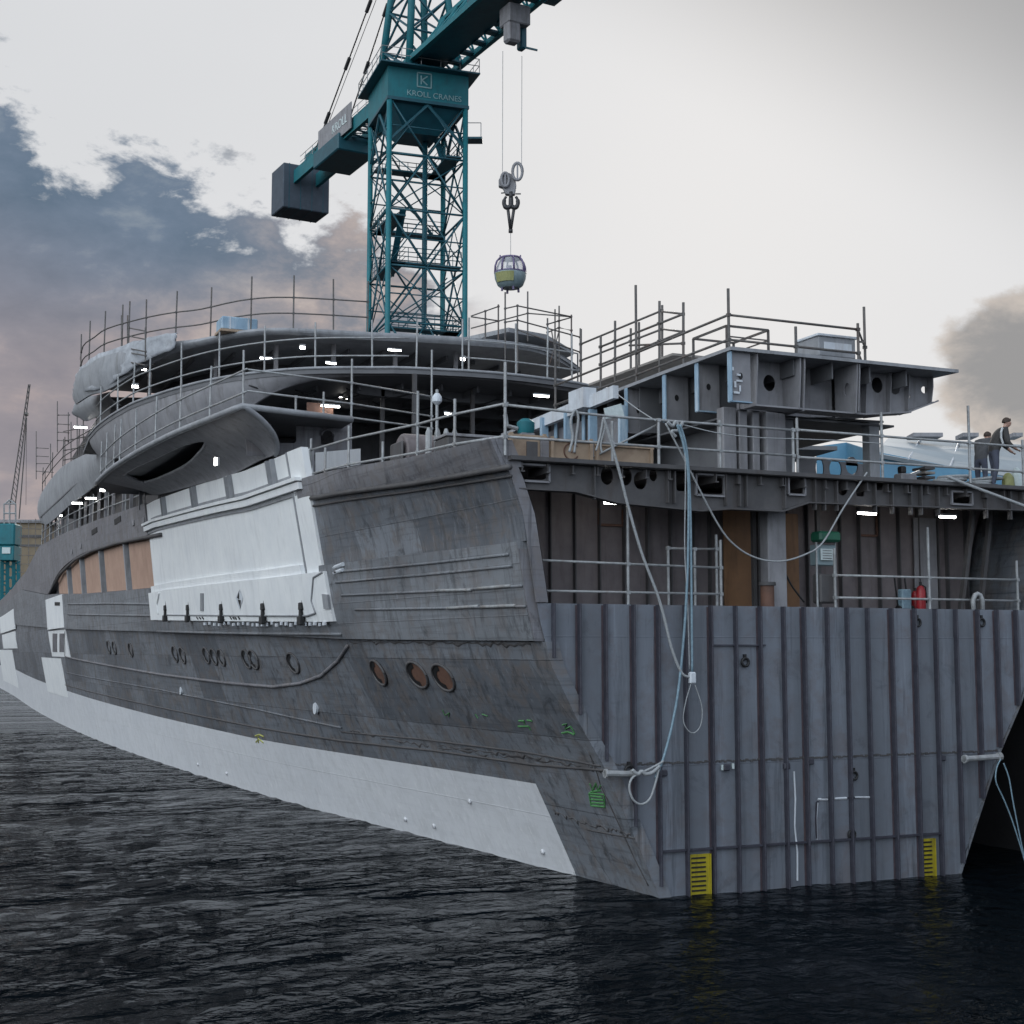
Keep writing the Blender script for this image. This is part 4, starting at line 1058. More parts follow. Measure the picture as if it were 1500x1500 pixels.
# ------------------------------------------------------------------ scaffold guard rails
def scaffold(name, label, base, posts, ledgers, mat='tube', cat='scaffold', group='scaffold guard rails on the ship', r=.034, braces=(), boards=None):
    """posts: list of (foot, top) points; ledgers: list of polylines"""
    t = thing(name, label, cat, base, group)
    k = 0
    for pl in ledgers:
        m = MB(); m.tube(pl, r*.9, 6); m.build('ledger', M[mat], t, smooth=True)
    for a, b in braces: MB().tube([a, b], r*.8, 6).build('brace', M[mat], t, smooth=True)
    # couplers where tubes cross
    for a, b in posts:
        m = MB().tube([a, b], r, 6); n = 0; seen = []
        for pl in ledgers:
            for p, q in zip(pl[:-1], pl[1:]):
                d = Vector(q)-Vector(p)
                h = Vector((d.x, d.y))
                if h.length < 1e-4: continue
                s = ((a[0]-p[0])*h.x+(a[1]-p[1])*h.y)/h.length_squared
                if -.02 <= s <= 1.02:
                    c = Vector(p)+d*s
                    if (Vector((c.x-a[0], c.y-a[1]))).length < .16 and a[2]-.05 <= c.z <= b[2]+.05:
                        if any((c-q_).length < .07 for q_ in seen): continue
                        seen.append(c); m.box(c, (r*2.5, r*2.5, r*2.2)); n += 1
        m.build('standard', M[mat], t, smooth='auto')
    if boards:
        for bd in boards: bd.build('platform_board', M['plank'], t)
    return t
def along(curve, pxs, h, foot=0.0, jit=.08):
    out = []
    for px in pxs:
        best = min(range(len(curve)-1), key=lambda i: min(abs(px_of(lerp(curve[i], curve[i+1], k/6))-px) for k in range(7)))
        k = min(range(25), key=lambda k: abs(px_of(lerp(curve[best], curve[best+1], k/24))-px))
        p = lerp(curve[best], curve[best+1], k/24)
        out.append((p+Vector((0, 0, foot)), p+Vector((random.uniform(-.03, .03), random.uniform(-.03, .03), h+random.uniform(-jit, jit)))))
    return out
def sub(curve, lo, hi): return [p for p in curve if lo <= px_of(p) <= hi]
def lift(c, h): return [p+Vector((0, 0, h)) for p in c]
random.seed(21)
c = [inset(p, .25) for p in Cp]
scaffold('scaffold_railing', 'long curved tube guard rail around the topmost deck, left of the crane tower', c[0], along(c, (118, 130, 152, 178, 188, 213, 257, 308, 367, 430, 488, 540), 2.25),
         [lift(sub(c, 116, 542), 1.38), lift(sub(c, 116, 542), .72)], 'tubedark')
c = [inset(p, .12) for p in Bcurve]
scaffold('scaffold_railing', 'curved tube guard rail along the middle deck edge, under the topmost deck', c[0], along(c, (147, 172, 195, 218, 265, 321, 387, 462, 545, 610), 1.75),
         [lift(sub(c, 140, 620), 1.15), lift(sub(c, 140, 620), .5)])
scaffold('scaffold_railing', 'guard rail on the middle deck front, right of the crane tower', sub(c, 640, 850)[0], along(c, (678, 686, 756, 802, 838), 2.0),
         [lift(sub(c, 640, 850), 1.2), lift(sub(c, 640, 850), .55)])
c = [p+Vector((.12, 0, 0)) for p in reversed(Acurve)]
scaffold('scaffold_railing', 'tube guard rail on the edge of the flared side wing with the long opening', c[-1], along(c, (147, 155, 166, 175, 198, 227, 263, 307, 356), 1.7),
         [lift(c, 1.05), lift(c, .38)])
w0 = Vector((-6.15, 13.0, ZA)); w1 = Vector((-2.7, 14.0, ZA)); w2 = onZ(632, 632, ZA)
scaffold('scaffold_railing', 'tube guard rail across the front of the side wing, above the arched door', w0, [(lerp(w0, w1, t), lerp(w0, w1, t)+Vector((0, 0, h))) for t, h in ((.45, .45), (.72, .7))]+[(w1-Vector((0, 0, .15)), w1+Vector((0, 0, 1.85))), (w2-Vector((0, 0, 2.6)), w2+Vector((0, 0, 2.7)))],
         [[w0+Vector((0, 0, 1.05)), w1+Vector((0, 0, 1.1)), w2+Vector((0, 0, 1.15))], [w0+Vector((0, 0, .42)), w1+Vector((0, 0, .45)), w2+Vector((0, 0, .5))], [w1+Vector((0, 0, .02)), w2+Vector((0, 0, .1))]])
# rail on the bulwark and along the cut edge of the main deck
bw = [HP(y, bul_top(y)-.02, -.12) for y in [S(px, 680).y for px in (466, 500, 562, 600, 637, 686)]]
bw = [HP(y, bul_top(y), -.10) for y in (11.9, 10.6, 8.4, 6.2, 4.2, 2.2, .4)]
cor = Vector((-3.55, -.02, 9.4))
scaffold('scaffold_railing', 'tube guard rail rising along the side bulwark top to the corner of the cut end', bw[0], [(p-Vector((0, 0, .1)), p+Vector((0, 0, h))) for p, h in zip(bw[:-1], (1.15, .75, 1.15, .55, 1.6, 1.15))],
         [lift(bw[:1], .82)+lift(bw[1:-1], .80)+[cor+Vector((0, 0, 1.12))], lift(bw[:-1], .12)+[cor+Vector((0, 0, .42))]])
fx = lambda px, z, y=-.02: Vector((onY(px, 952-(z-CAM.z)*64, y).x, y, z))
def dk(px, y=-.02, z=9.4):
    # foot on the deck under image column px
    lo, hi = 400, 960
    return Vector((onY(px, 660, y).x, y, z))
P = [dk(px) for px in (740, 897, 965, 1055, 1162)]
hs_ = (2.0, .9, 1.0, 1.1, 1.05)
scaffold('scaffold_railing', 'tube guard rail on the main deck edge in front of the wooden boards', P[0], [(p, p+Vector((0, 0, h))) for p, h in zip(P, hs_)],
         [lift(P, 1.08)[:1]+[p+Vector((0, 0, 1.0)) for p in P[1:]], [p+Vector((0, 0, .40)) for p in P]], braces=[(P[1]+Vector((-.4, .6, .05)), P[2]+Vector((0, .1, .9)))])
P = [dk(px, .0) for px in (1168, 1292, 1420, 1498)]+[Vector((12.2, 0, 9.4))]
scaffold('scaffold_railing', 'tube guard rail on the main deck edge in front of the two people', P[0], [(p, p+Vector((0, 0, h))) for p, h in zip(P, (1.3, 1.6, 1.95, 1.2, 1.2))],
         [[p+Vector((0, 0, 1.02)) for p in P], [p+Vector((0, 0, .38)) for p in P]])
P = [Vector((onY(px, 850, .45).x, .45, 6.22)) for px in (782, 920, 1056)]
scaffold('scaffold_railing', 'low tube rail along the top of the ribbed bulkhead, left half', P[0], [(P[1], P[1]+Vector((0, 0, 2.3))), (P[2], P[2]+Vector((0, 0, 1.6)))],
         [[p+Vector((0, 0, 1.02-.03*i)) for i, p in enumerate(P)], [p+Vector((0, 0, .36)) for p in P]])
P = [Vector((onY(px, 850, .45).x, .45, 6.22)) for px in (1223, 1361, 1490)]
scaffold('scaffold_railing', 'low tube rail along the top of the ribbed bulkhead, beside the red cylinders', P[0], [(P[0], P[0]+Vector((0, 0, 1.5))), (P[1], P[1]+Vector((0, 0, 2.1))), (P[2], P[2]+Vector((0, 0, 1.35)))],
         [[p+Vector((0, 0, .86)) for p in P], [p+Vector((0, 0, .33)) for p in P]])
P = [Vector((onY(px, 850, .8).x, .8, 6.22)) for px in (979, 1018, 1050)]
scaffold('tube_barrier', 'small tube frame standing on the lower deck behind the hanging hoses', P[0], [(P[0], P[0]+Vector((0, 0, 1.45))), (P[1], P[1]+Vector((0, 0, 1.4))), (P[2], P[2]+Vector((0, 0, 1.75)))],
         [[P[0]+Vector((0, 0, 1.4)), P[1]+Vector((0, 0, 1.4)), P[2]+Vector((0, 0, 1.42))]], group='scaffold frames on the ship')
# high deck rail
P = [Vector((2.1, 9.5, TZ)), Vector((2.1, 4.6, TZ)), Vector((2.05, .1, TZ)), Vector((3.9, .1, TZ)), Vector((5.7, .1, TZ)), Vector((6.6, 1.0, TZ))]
scaffold('scaffold_railing', 'dark tube guard rail on top of the high cut deck block at right', P[0], [(P[0], P[0]+Vector((0, 0, 2.0))), (P[1], P[1]+Vector((0, 0, 2.6))), (P[2], P[2]+Vector((0, 0, 1.42))), (P[3], P[3]+Vector((0, 0, .7))), (P[4], P[4]+Vector((0, 0, .95))), (P[5], P[5]+Vector((0, 0, 1.65)))],
         [[p+Vector((0, 0, .80)) for p in P[:5]]+[P[5]+Vector((0, 0, .62))], [p+Vector((0, 0, .22)) for p in P[:5]]+[P[5]+Vector((0, 0, .02))]], 'tubedark',
         braces=[(P[4]+Vector((0, 0, .5)), P[5]+Vector((0, 0, .75)))])
# scaffold bay beside the high deck (left of it)
def pxs(plane, L): return [plane(*q) for q in L]
XA = lambda px, py: onX(px, py, 2.7); XB = lambda px, py: onX(px, py, 4.1)
mb = MB(); b0, b1 = XA(985, 517), XA(862, 562)
mb.shell([[b0, b1], [b0+Vector((1.1, 0, 0)), b1+Vector((1.1, 0, 0))]], (0, 0, -.06))
scaffold('scaffold_tower', 'open tube scaffold bay with boarded platform, left of the high cut deck block', XA(1001, 560),
         [(XA(px, yb), XA(px, yt)) for px, yt, yb in ((1001, 443, 533), (966, 441, 550), (901, 470, 575), (880, 492, 585))]+[(XB(px, yb), XB(px, yt)) for px, yt, yb in ((970, 447, 545), (936, 472, 560), (924, 481, 562), (851, 482, 560))],
         [pxs(XA, ((1001, 460), (880, 508))), pxs(XA, ((1001, 486), (880, 534))), pxs(XB, ((967, 456), (851, 504))), pxs(XB, ((970, 482), (851, 528))), [XA(1001, 460), XB(967, 456)], [XA(1001, 486), XB(970, 482)], pxs(XA, ((1001, 503), (922, 506)))], 'tubedark',
         group='scaffold towers on the ship', boards=[mb])
YA = lambda px, py: onY(px, py, 25.6); YB = lambda px, py: onY(px, py, 27.2)
scaffold('scaffold_tower', 'tube scaffold cage standing on the roof edge just right of the crane tower', YA(758, 560),
         [(YA(px, yb), YA(px, yt)) for px, yt, yb in ((758, 446, 545), (802, 466, 545), (837, 461, 548), (850, 481, 552), (740, 428, 545))]+[(YB(px, yb), YB(px, yt)) for px, yt, yb in ((730, 446, 500), (711, 455, 500), (773, 427, 500), (813, 453, 510), (819, 448, 540))],
         [pxs(YA, ((740, 452), (758, 448), (837, 464))), pxs(YA, ((740, 472), (758, 469), (850, 494))), pxs(YA, ((758, 483), (850, 516))), pxs(YB, ((690, 463), (730, 449))), pxs(YB, ((690, 481), (773, 459))), [YB(773, 459), YA(837, 464)], [YA(802, 475), YB(819, 470), YA(837, 465)], [YA(802, 487), YB(819, 480), YA(837, 484)], pxs(YB, ((690, 464), (730, 470)))], 'tubedark',
         group='scaffold towers on the ship', braces=[(YA(802, 545), YA(819, 485)), (YA(819, 545), YA(808, 485))])
XL = lambda px, py: onX(px, py, -6.0)
scaffold('scaffold_tower', 'small tube ladder scaffold at the far left beyond the deck sides, lower one', XL(53, 700), [(XL(53, 702), XL(53, 632)), (XL(66, 712), XL(66, 690)), (XL(74, 690), XL(74, 650))],
         [pxs(XL, ((53, 656), (71, 657))), pxs(XL, ((53, 668), (71, 669))), pxs(XL, ((53, 679), (71, 679))), pxs(XL, ((53, 690), (78, 692)))], 'tubedark', group='scaffold towers on the ship')
scaffold('scaffold_tower', 'small tube ladder scaffold at the far left beside the deck ends, higher one', XL(84, 660), [(XL(84, 662), XL(84, 588)), (XL(100, 650), XL(100, 604))],
         [pxs(XL, ((84, 608), (101, 608))), pxs(XL, ((84, 621), (101, 622))), pxs(XL, ((84, 633), (101, 634))), pxs(XL, ((84, 645), (101, 646)))], 'tubedark', group='scaffold towers on the ship')
XS = lambda px, py: onX(px, py, -4.5)
scaffold('scaffold_tower', 'dark tube scaffold stacked up the stern beside the small teal crane', XS(58, 870), [(XS(px, 872), XS(px, yt)) for px, yt in ((30, 764), (42, 762), (52, 760))],
         [pxs(XS, ((27, y), (60, y+1))) for y in (763, 774, 787, 800, 813, 826, 838, 850)], 'tubedark', group='scaffold towers on the ship')
P5 = [onX(px, py, -6.2) for px, py in ((188, 540), (213, 530), (188, 497), (213, 486))]
scaffold('scaffold_tower', 'tube scaffold ladder in front of the pale sheeting at the upper left', P5[0], [(onX(178, 560, -6.4), onX(178, 462, -6.4)), (onX(187, 560, -6.4), onX(187, 462, -6.4)), (onX(213, 530, -6.4), onX(213, 480, -6.4))],
         [[onX(187, y, -6.4), onX(213, y+5, -6.4)] for y in (480, 492, 510, 516, 530)], 'tubedark', group='scaffold towers on the ship')

q = [onX(a, b, -6.3) for a, b in ((62, 720), (76, 700), (92, 683), (115, 670), (140, 659))]
scaffold('scaffold_railing', 'dark tube guard rail along the quarter bulwark at the far left', q[0], [(p, p+Vector((0, 0, 1.7))) for p in q], [[p+Vector((0, 0, 1.2)) for p in q], [p+Vector((0, 0, .6)) for p in q]], 'tubedark')
q = [HP(y, t0_top(y), -.1) for y in (36, 41, 46, 51, 56, 61, 66, 72, 78)]
scaffold('scaffold_railing', 'tube guard rail along the top strake above the boarded windows', q[0], [(p, p+Vector((0, 0, 1.6))) for p in q], [[p+Vector((0, 0, 1.1)) for p in q], [p+Vector((0, 0, .55)) for p in q]])
scaffold('scaffold_tower', 'tall dark tube scaffold at the stepped deck ends, left of the pale sheeting', onX(104, 690, -6.1), [(onX(px, 700, -6.1), onX(px, yt, -6.1)) for px, yt in ((95, 640), (104, 618), (113, 606), (122, 600))],
         [[onX(93, y, -6.1), onX(124, y-6, -6.1)] for y in (632, 646, 660, 674)], 'tubedark', group='scaffold towers on the ship')
# frames and crates on the high deck
def cage(name, label, o, dx, dy, dz, mat='tubedark', r=.03):
    t = thing(name, label, 'cage', o, None); o = Vector(o); X = Vector((dx, 0, 0)); Y = Vector((0, dy, 0)); Z = Vector((0, 0, dz))
    for c_ in (o, o+X, o+Y, o+X+Y): MB().bar(c_, c_+Z, r*1.6, r*1.6).build('upright', M[mat], t)
    for a, b in ((o, o+X), (o+Y, o+X+Y), (o, o+Y), (o+X, o+X+Y)): MB().bar(a+Z, b+Z, r*1.6, r*1.6).build('top_bar', M[mat], t)
    for a, b in ((o, o+X), (o+X, o+X+Y)): MB().bar(a+Z*.6, b+Z*.6, r, r).build('mid_bar', M[mat], t)
    return t
cage('metal_cage', 'open dark metal cage frame on top of the high cut deck block', (2.25, .5, TZ+.03), 1.15, 1.5, .62)
t = thing('equipment_crate', 'pale blue grey wrapped crate on the right part of the high deck block', 'crate', (5.35, .9, TZ+.03))
MB().box((5.35, .9, TZ+.40), (1.1, .9, .5)).build('crate_body', M['deckgrey'], t, bevel=.03)
MB().box((5.35, .9, TZ+.67), (1.18, .98, .06)).build('crate_lid', M['whitebar'], t, bevel=.01)
MB().box((5.35, .43, TZ+.40), (.8, .03, .2)).build('crate_label', M['whitebar'], t)
m = MB()
for dx in (-.4, .4): m.box((5.35+dx, .9, TZ+.1), (.12, .9, .12))
for dx in (-.4, .4): MB().box((5.35+dx, .9, TZ+.09), (.12, .9, .12)).build('skid', M['timber'], t)
t = thing('wrapped_pallet', 'pale blue wrapped stack standing on the topmost deck left of the crane', 'pallet', onZ(350, 490, ZC))
p = onZ(350, 488, ZC)+Vector((0, .4, 0))
MB().box(p+Vector((0, 0, .36)), (1.5, 1.1, .55)).build('stack', M['bluetape'], t, bevel=.05)
MB().box(p+Vector((0, 0, .05)), (1.6, 1.2, .1)).build('pallet_base', M['timber'], t)
for dx in (-.4, .35): MB().box(p+Vector((dx, 0, .36)), (.05, 1.12, .57)).build('strap', M['whitebar'], t)

# ------------------------------------------------------------------ lit tubes hung under the decks
tl = thing('tube_light', 'x', 'work light', (0, 0, 0), 'lit tube lights under the decks')
MB().box((0, 0, .045), (.66, .11, .05)).build('housing', M['tube'], tl)
MB().tube([(-.31, 0, 0), (.31, 0, 0)], .033, 8).build('lamp', M['tubelight'], tl, smooth=True)
LT = [((903, 737), 1.1, 'lit tube light over the lower deck, left of the hanging hoses', 0, 1), ((1270, 752), .9, 'lit tube light over the lower deck, right of the green topped box', 0, .85), ((1388, 757), .9, 'lit tube light over the lower deck, nearest the leaning struts', 0, .8),
      ((484, 595), 17.5, 'lit tube light by the rust red panel above the arched door', 0, 1.0), ((660, 607), 16, 'lit tube light under the middle deck, behind the bulwark rail post', .5, .85), ((793, 580), 14, 'lit tube light under the middle deck, left of the white coaming beam', 0, .85),
      ((578, 513), 27, 'lit tube light under the topmost deck, just below the crane tower', 0, .9), ((390, 525), 29, 'lit tube light under the topmost deck, left of its first pillar', 0, .8), ((485, 532), 27, 'lit tube light low under the topmost deck, above the middle deck edge', .2, .7),
      ((607, 559), 23, 'small lit tube light on the underside of the middle deck', 0, .55), ((205, 541), 36, 'lit tube light under the topmost deck beside the pale sheeting', 0, .9), ((118, 626), 52, 'lit tube light at the end of the middle deck, far left', 0, 1.1),
      ((133, 730), 50, 'right lit tube light of the cluster under the quarter deck', 0, .9), ((113, 737), 56, 'middle lit tube light of the cluster under the quarter deck', 0, .9), ((84, 755), 70, 'left lit tube light of the cluster under the quarter deck', 0, 1.2),
      ((57, 835), 95, 'lit tube light in the stern opening under the top strake', 0, 1.0), ((1200, 620), 6, 'lit tube light under the high cut deck block', 0, .5), ((503, 583), 24, 'faint lit tube light behind the rail above the rust red panel', 0, .5),
      ((198, 566), 33, 'round lit floodlight above the middle deck edge at upper left', 'f', .5), ((316, 676), 13.0, 'small bright lamp hanging below the side wing edge', 'v', .55), ((443, 509), 28, 'small round lit lamp under the topmost deck', 'f', .4), ((678, 526), 27, 'small round lit lamp at the foot of the crane tower view', 'f', .35), ((150, 718), 44, 'small round lit lamp under the side wing tail', 'f', .45)]
for i, ((px, py), y, lab, rot, sc) in enumerate(LT):
    o = tl if i == 0 else copy_tree(tl)
    o['label'] = lab
    p = onY(px, py, y) if rot != 'v' else S(px, py, 1.3)
    o.location = p; d = (p-CAM).length
    if rot == 'v': o.rotation_euler = (0, R(90), 0); o.scale = (sc*.7, 1.4, 1.4)
    elif rot == 'f': o.scale = (sc*.8, 1.8, 1.8)
    else: o.rotation_euler = (0, 0, rot); o.scale = (sc, max(1, d/55), max(1, d/55))

# ------------------------------------------------------------------ tower crane on the quay behind the ship
fh = Vector((math.sin(HEAD), math.cos(HEAD), 0))
CC = onD(611.5, 170, 110); CC.z = 0
u0, w0 = rt, fh
def cr(u, w, z): return CC+rt*u+fh*w+Vector((0, 0, z))
crane = thing('tower_crane', 'tall teal lattice tower crane with long jib and box counterweight behind the ship', 'crane', cr(0, 0, 3.0))
corn = [(-1.86, -3.85), (3.85, -1.86), (1.86, 3.85), (-3.85, 1.86)]        # near, right, back, left
def cp(k, z, f=1.0): return cr(corn[k % 4][0]*f, corn[k % 4][1]*f, z)
ZT = 47.2
for k in range(4): MB().tube([cp(k, 3.0), cp(k, ZT)], .22, 8).build('mast_leg', M['teal'], crane, smooth=True)
BAY = 4.35; lev = [ZT-BAY*i for i in range(0, 11)]
for k in range(4):
    m = MB()
    for i in range(10):
        z1, z0 = lev[i], lev[i+1]; a0, a1, b0, b1 = cp(k, z0), cp(k, z1), cp(k+1, z0), cp(k+1, z1)
        zm = (z0+z1)/2; mid = (cp(k, zm)+cp(k+1, zm))/2
        m.tube([a0, b0], .09, 5); m.tube([lerp(a0, a1, .5), lerp(b0, b1, .5)], .05, 5)
        if i % 2 == 0:
            m.tube([a1, lerp(a0, b0, .5)], .085, 5); m.tube([b1, lerp(a0, b0, .5)], .085, 5); m.tube([a0, lerp(a1, b1, .5)], .05, 5); m.tube([b0, lerp(a1, b1, .5)], .05, 5)
            m.tube([lerp(a0, a1, .5), lerp(a1, lerp(a0, b0, .5), .5)], .06, 5); m.tube([lerp(b0, b1, .5), lerp(b1, lerp(a0, b0, .5), .5)], .06, 5)
        else:
            m.tube([a0, lerp(a1, b1, .5)], .085, 5); m.tube([b0, lerp(a1, b1, .5)], .085, 5); m.tube([a0, b1], .05, 5); m.tube([b0, a1], .05, 5)
            m.tube([lerp(a0, a1, .5), lerp(a0, lerp(a1, b1, .5), .5)], .06, 5); m.tube([lerp(b0, b1, .5), lerp(b0, lerp(a1, b1, .5), .5)], .06, 5)
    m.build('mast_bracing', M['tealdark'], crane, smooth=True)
for i in range(1, 9):                                   # access landings with rails and zigzag stairs inside the mast
    z = lev[i]+(.4 if i % 2 else -.3)
    if i in (6,): continue
    f = .93; side = i % 4
    a, b = cp(side, z, f), cp(side+1, z, f); inn = (cr(0, 0, z)-(a+b)/2).normalized()*1.2
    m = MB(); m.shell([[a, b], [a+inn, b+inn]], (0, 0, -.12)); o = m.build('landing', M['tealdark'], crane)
    a2, b2 = cp(side+1, z, f), cp(side+2, z, f); in2 = (cr(0, 0, z)-(a2+b2)/2).normalized()*1.2
    m = MB(); m.shell([[a2, b2], [a2+in2, b2+in2]], (0, 0, -.12)); m.build('landing', M['tealdark'], crane)
    m = MB()
    for h in (.4, .75, 1.1):
        m.tube([a+Vector((0, 0, h)), b+Vector((0, 0, h))], .035, 4); m.tube([a2+Vector((0, 0, h)), b2+Vector((0, 0, h))], .035, 4)
        m.tube([a+inn+Vector((0, 0, h)), b+inn+Vector((0, 0, h))], .03, 4)
    for t_ in range(9):
        for A_, B_ in ((a, b), (a2, b2)): q = lerp(A_, B_, t_/8); m.tube([q, q+Vector((0, 0, 1.1))], .03, 4)
    m.build('landing_rail', M['tealdark'], crane)
    if i < 8:
        s0 = lerp(a+inn, b+inn, .2); s1 = lerp(a+inn, b+inn, .85)+Vector((0, 0, lev[i]-lev[i+1])); MB().bar(s0, s1, .5, .08).build('stair', M['tealdark'], crane)
MB().tube([cr(.6, .4, 3.2), cr(.6, .4, ZT)], .22, 8).build('ladder_shaft', M['tealdark'], crane, smooth=True)
# slewing box with sign, funnel underneath
f = 1.06; z0, z1 = ZT, ZT+2.35
def boxhull(z0, z1, f0, f1): 
    m = MB(); a = [cp(k, z0, f0) for k in range(4)]; b = [cp(k, z1, f1) for k in range(4)]
    m.add(a+b, [(3, 2, 1, 0), (4, 5, 6, 7)]+[(k, (k+1) % 4, 4+(k+1) % 4, 4+k) for k in range(4)]); return m
sb_ = boxhull(z0, z1, f, f).build('slewing_box', M['teal'], crane)
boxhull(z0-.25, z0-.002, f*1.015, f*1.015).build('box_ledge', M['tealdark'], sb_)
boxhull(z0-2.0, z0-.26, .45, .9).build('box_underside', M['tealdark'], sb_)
for k in range(4): MB().tube([lerp(cp(k, z0-.3), cp(k+1, z0-.3), .5), cp(k, z0-3.4)], .13, 5).build('knee_brace', M['tealdark'], crane)
for k in range(4): MB().tube([lerp(cp(k, z0-.3), cp(k+1, z0-.3), .5), cp(k+1, z0-3.4)], .13, 5).build('knee_brace', M['tealdark'], crane)
# lettering and square emblem on the box front (face from near corner to right corner)
def letters(txt, size, origin, ex, ez, mat, name, parent, ext=.02):
    cu = bpy.data.curves.new(name, 'FONT'); cu.body = txt; cu.size = size; cu.align_x = 'CENTER'; cu.extrude = ext
    tmp = bpy.data.objects.new('tmp_text', cu); COL.objects.link(tmp); dg = bpy.context.evaluated_depsgraph_get(); dg.update()
    me = bpy.data.meshes.new_from_object(tmp.evaluated_get(dg)); COL.objects.unlink(tmp); bpy.data.objects.remove(tmp)
    ny = ex.cross(ez); Mx = Matrix((ex, ez, ny)).transposed(); off = parent_world(parent)
    for v in me.vertices: v.co = Mx@Vector(v.co)+origin-off
    o = bpy.data.objects.new(name, me); me.materials.clear(); me.materials.append(mat); COL.objects.link(o); o.parent = parent; return o
M['sign'] = pm('faded_white_sign_paint', (.22, .36, .38), (.17, .29, .31), 6, .6)
na = cp(0, 0, f); ra = cp(1, 0, f); ex = (ra-na).normalized(); ez = Vector((0, 0, 1)); nrm = ex.cross(ez)
if nrm.dot(CAM-na) < 0: nrm = -nrm
o0 = lerp(na, ra, .5)+Vector((0, 0, z0))+nrm*.03
letters('KROLL CRANES', .62, o0+ex*.45+ez*.22, ex, ez, M['sign'], 'box_lettering', sb_)
m = MB(); cz = o0+ez*1.55+ex*-.35; h_ = .55
for a, b in (((-h_, -h_), (h_, -h_)), ((h_, -h_), (h_, h_)), ((h_, h_), (-h_, h_)), ((-h_, h_), (-h_, -h_))): m.bar(cz+ex*a[0]+ez*a[1], cz+ex*b[0]+ez*b[1], .09, .05, nrm)
for a, b in (((-.25, -.35), (-.25, .35)), ((-.2, 0), (.25, .35)), ((-.2, 0), (.25, -.35))): m.bar(cz+ex*a[0]+ez*a[1], cz+ex*b[0]+ez*b[1], .09, .05, nrm)
m.build('box_emblem', M['sign'], sb_)
# service gallery on top of the box
m = MB(); g0 = [cp(k, z1+.02, 1.25) for k in range(4)]
boxhull(z1+.01, z1+.13, 1.3, 1.3).build('gallery_floor', M['tealdark'], crane)
m = MB()
for k in range(4):
    a, b = cp(k, z1+.13, 1.28), cp(k+1, z1+.13, 1.28)
    for h in (.55, 1.1): m.tube([a+Vector((0, 0, h)), b+Vector((0, 0, h))], .035, 4)
    for t_ in range(6): q = lerp(a, b, t_/5); m.tube([q, q+Vector((0, 0, 1.1))], .03, 4)
m.build('gallery_rail', M['tube'], crane)
MB().shell([[cp(1, ZT-2.4, 1.0), cp(1, ZT-2.4, 1.0)+rt*1.3], [cp(1, ZT-2.4, 1.0)+fh*1.2, cp(1, ZT-2.4, 1.0)+rt*1.3+fh*1.2]], (0, 0, -.15)).build('lamp_bracket', M['tealdark'], crane)
m = MB(); q = cp(1, ZT-2.4, 1.0)+rt*1.2; m.tube([q, q+Vector((0, 0, 1.1))], .035, 4); m.tube([q+Vector((0, 0, 1.1)), cp(1, ZT-1.3)], .035, 4); m.build('bracket_rail', M['tube'], crane)
# jib (towards the viewer's right) and counter jib (away to the left)
D = (rt*.478-fh*.878).normalized(); Pn = Vector((D.y, -D.x, 0))
if Pn.dot(rt) < 0: Pn = -Pn
def jb(s, p, z): return CC+D*s+Pn*p+Vector((0, 0, z+max(0, s)*.0 if z < 60 else z))
ZJ = 50.3; HW = 1.95
turn = MB().lathe(jb(0, 0, z1+.15), [(2.2, 0), (2.2, .5), (1.9, .55), (1.9, .9)], 20).build('slew_ring', M['tealdark'], crane, smooth='auto')
j = thing('jib_dummy', None, None) if False else None
m = MB()
for p in (-HW, HW): m.bar(jb(-2, p, ZJ), jb(46, p, ZJ), .38, .42)
jib = m.build('jib', M['teal'], crane)
m = MB(); m.shell([[jb(-1, -HW, ZJ+.05), jb(44, -HW, ZJ+.05)], [jb(-1, 1.05, ZJ+.05), jb(44, 1.05, ZJ+.05)]], (0, 0, .08)); m.build('jib_walkway', M['tealdark'], jib)
for i in range(24): MB().bar(jb(2*i, .9, ZJ), jb(2*i, HW, ZJ), .7, .16).build('jib_cross_tie', M['tealdark'], jib)
m = MB()
m.bar(jb(4, 0, ZJ+2.9), jb(46, 0, ZJ+2.9), .3, .3)
for i in range(20):
    s = 4+2.1*i
    for p in (-HW, HW): m.tube([jb(s, p, ZJ), jb(s+1.05, 0, ZJ+2.9)], .09, 5); m.tube([jb(s+2.1, p, ZJ), jb(s+1.05, 0, ZJ+2.9)], .09, 5)
m.build('jib_lattice', M['teal'], jib)
m = MB()
for p in (-1.1, 1.1): m.bar(jb(1, p, ZJ-.4), jb(-27, p, ZJ-.6), .35, 1.25)
cj = m.build('counter_jib', M['teal'], crane)
m = MB(); m.shell([[jb(1, -1.1, ZJ-.75), jb(-9, -1.1, ZJ-.8)], [jb(1, 1.1, ZJ-.75), jb(-9, 1.1, ZJ-.8)]], (0, 0, .1)); m.build('counter_jib_floor', M['tealdark'], cj)
m = MB()
for i in range(14): m.tube([jb(-4-1.1*i, -1.1, ZJ-.8), jb(-4.5-1.1*i, 1.1, ZJ-.8)], .10, 5); m.tube([jb(-4-1.1*i, 1.1, ZJ-.8), jb(-5.1-1.1*i, -1.1, ZJ-.8)], .06, 5)
m.build('counter_jib_bracing', M['tealdark'], cj)
MB().box(jb(-15.5, 0, ZJ-1.3), (3.6, 6.0, 1.5), math.atan2(D.y, D.x)-math.pi/2).build('winch_house', M['tealdark'], cj, bevel=.1)
MB().box(jb(-21, -.3, ZJ+.35), (1.6, 3.6, .9), math.atan2(D.y, D.x)-math.pi/2).build('winch_motor', M['teal'], cj, bevel=.1)
m = MB()
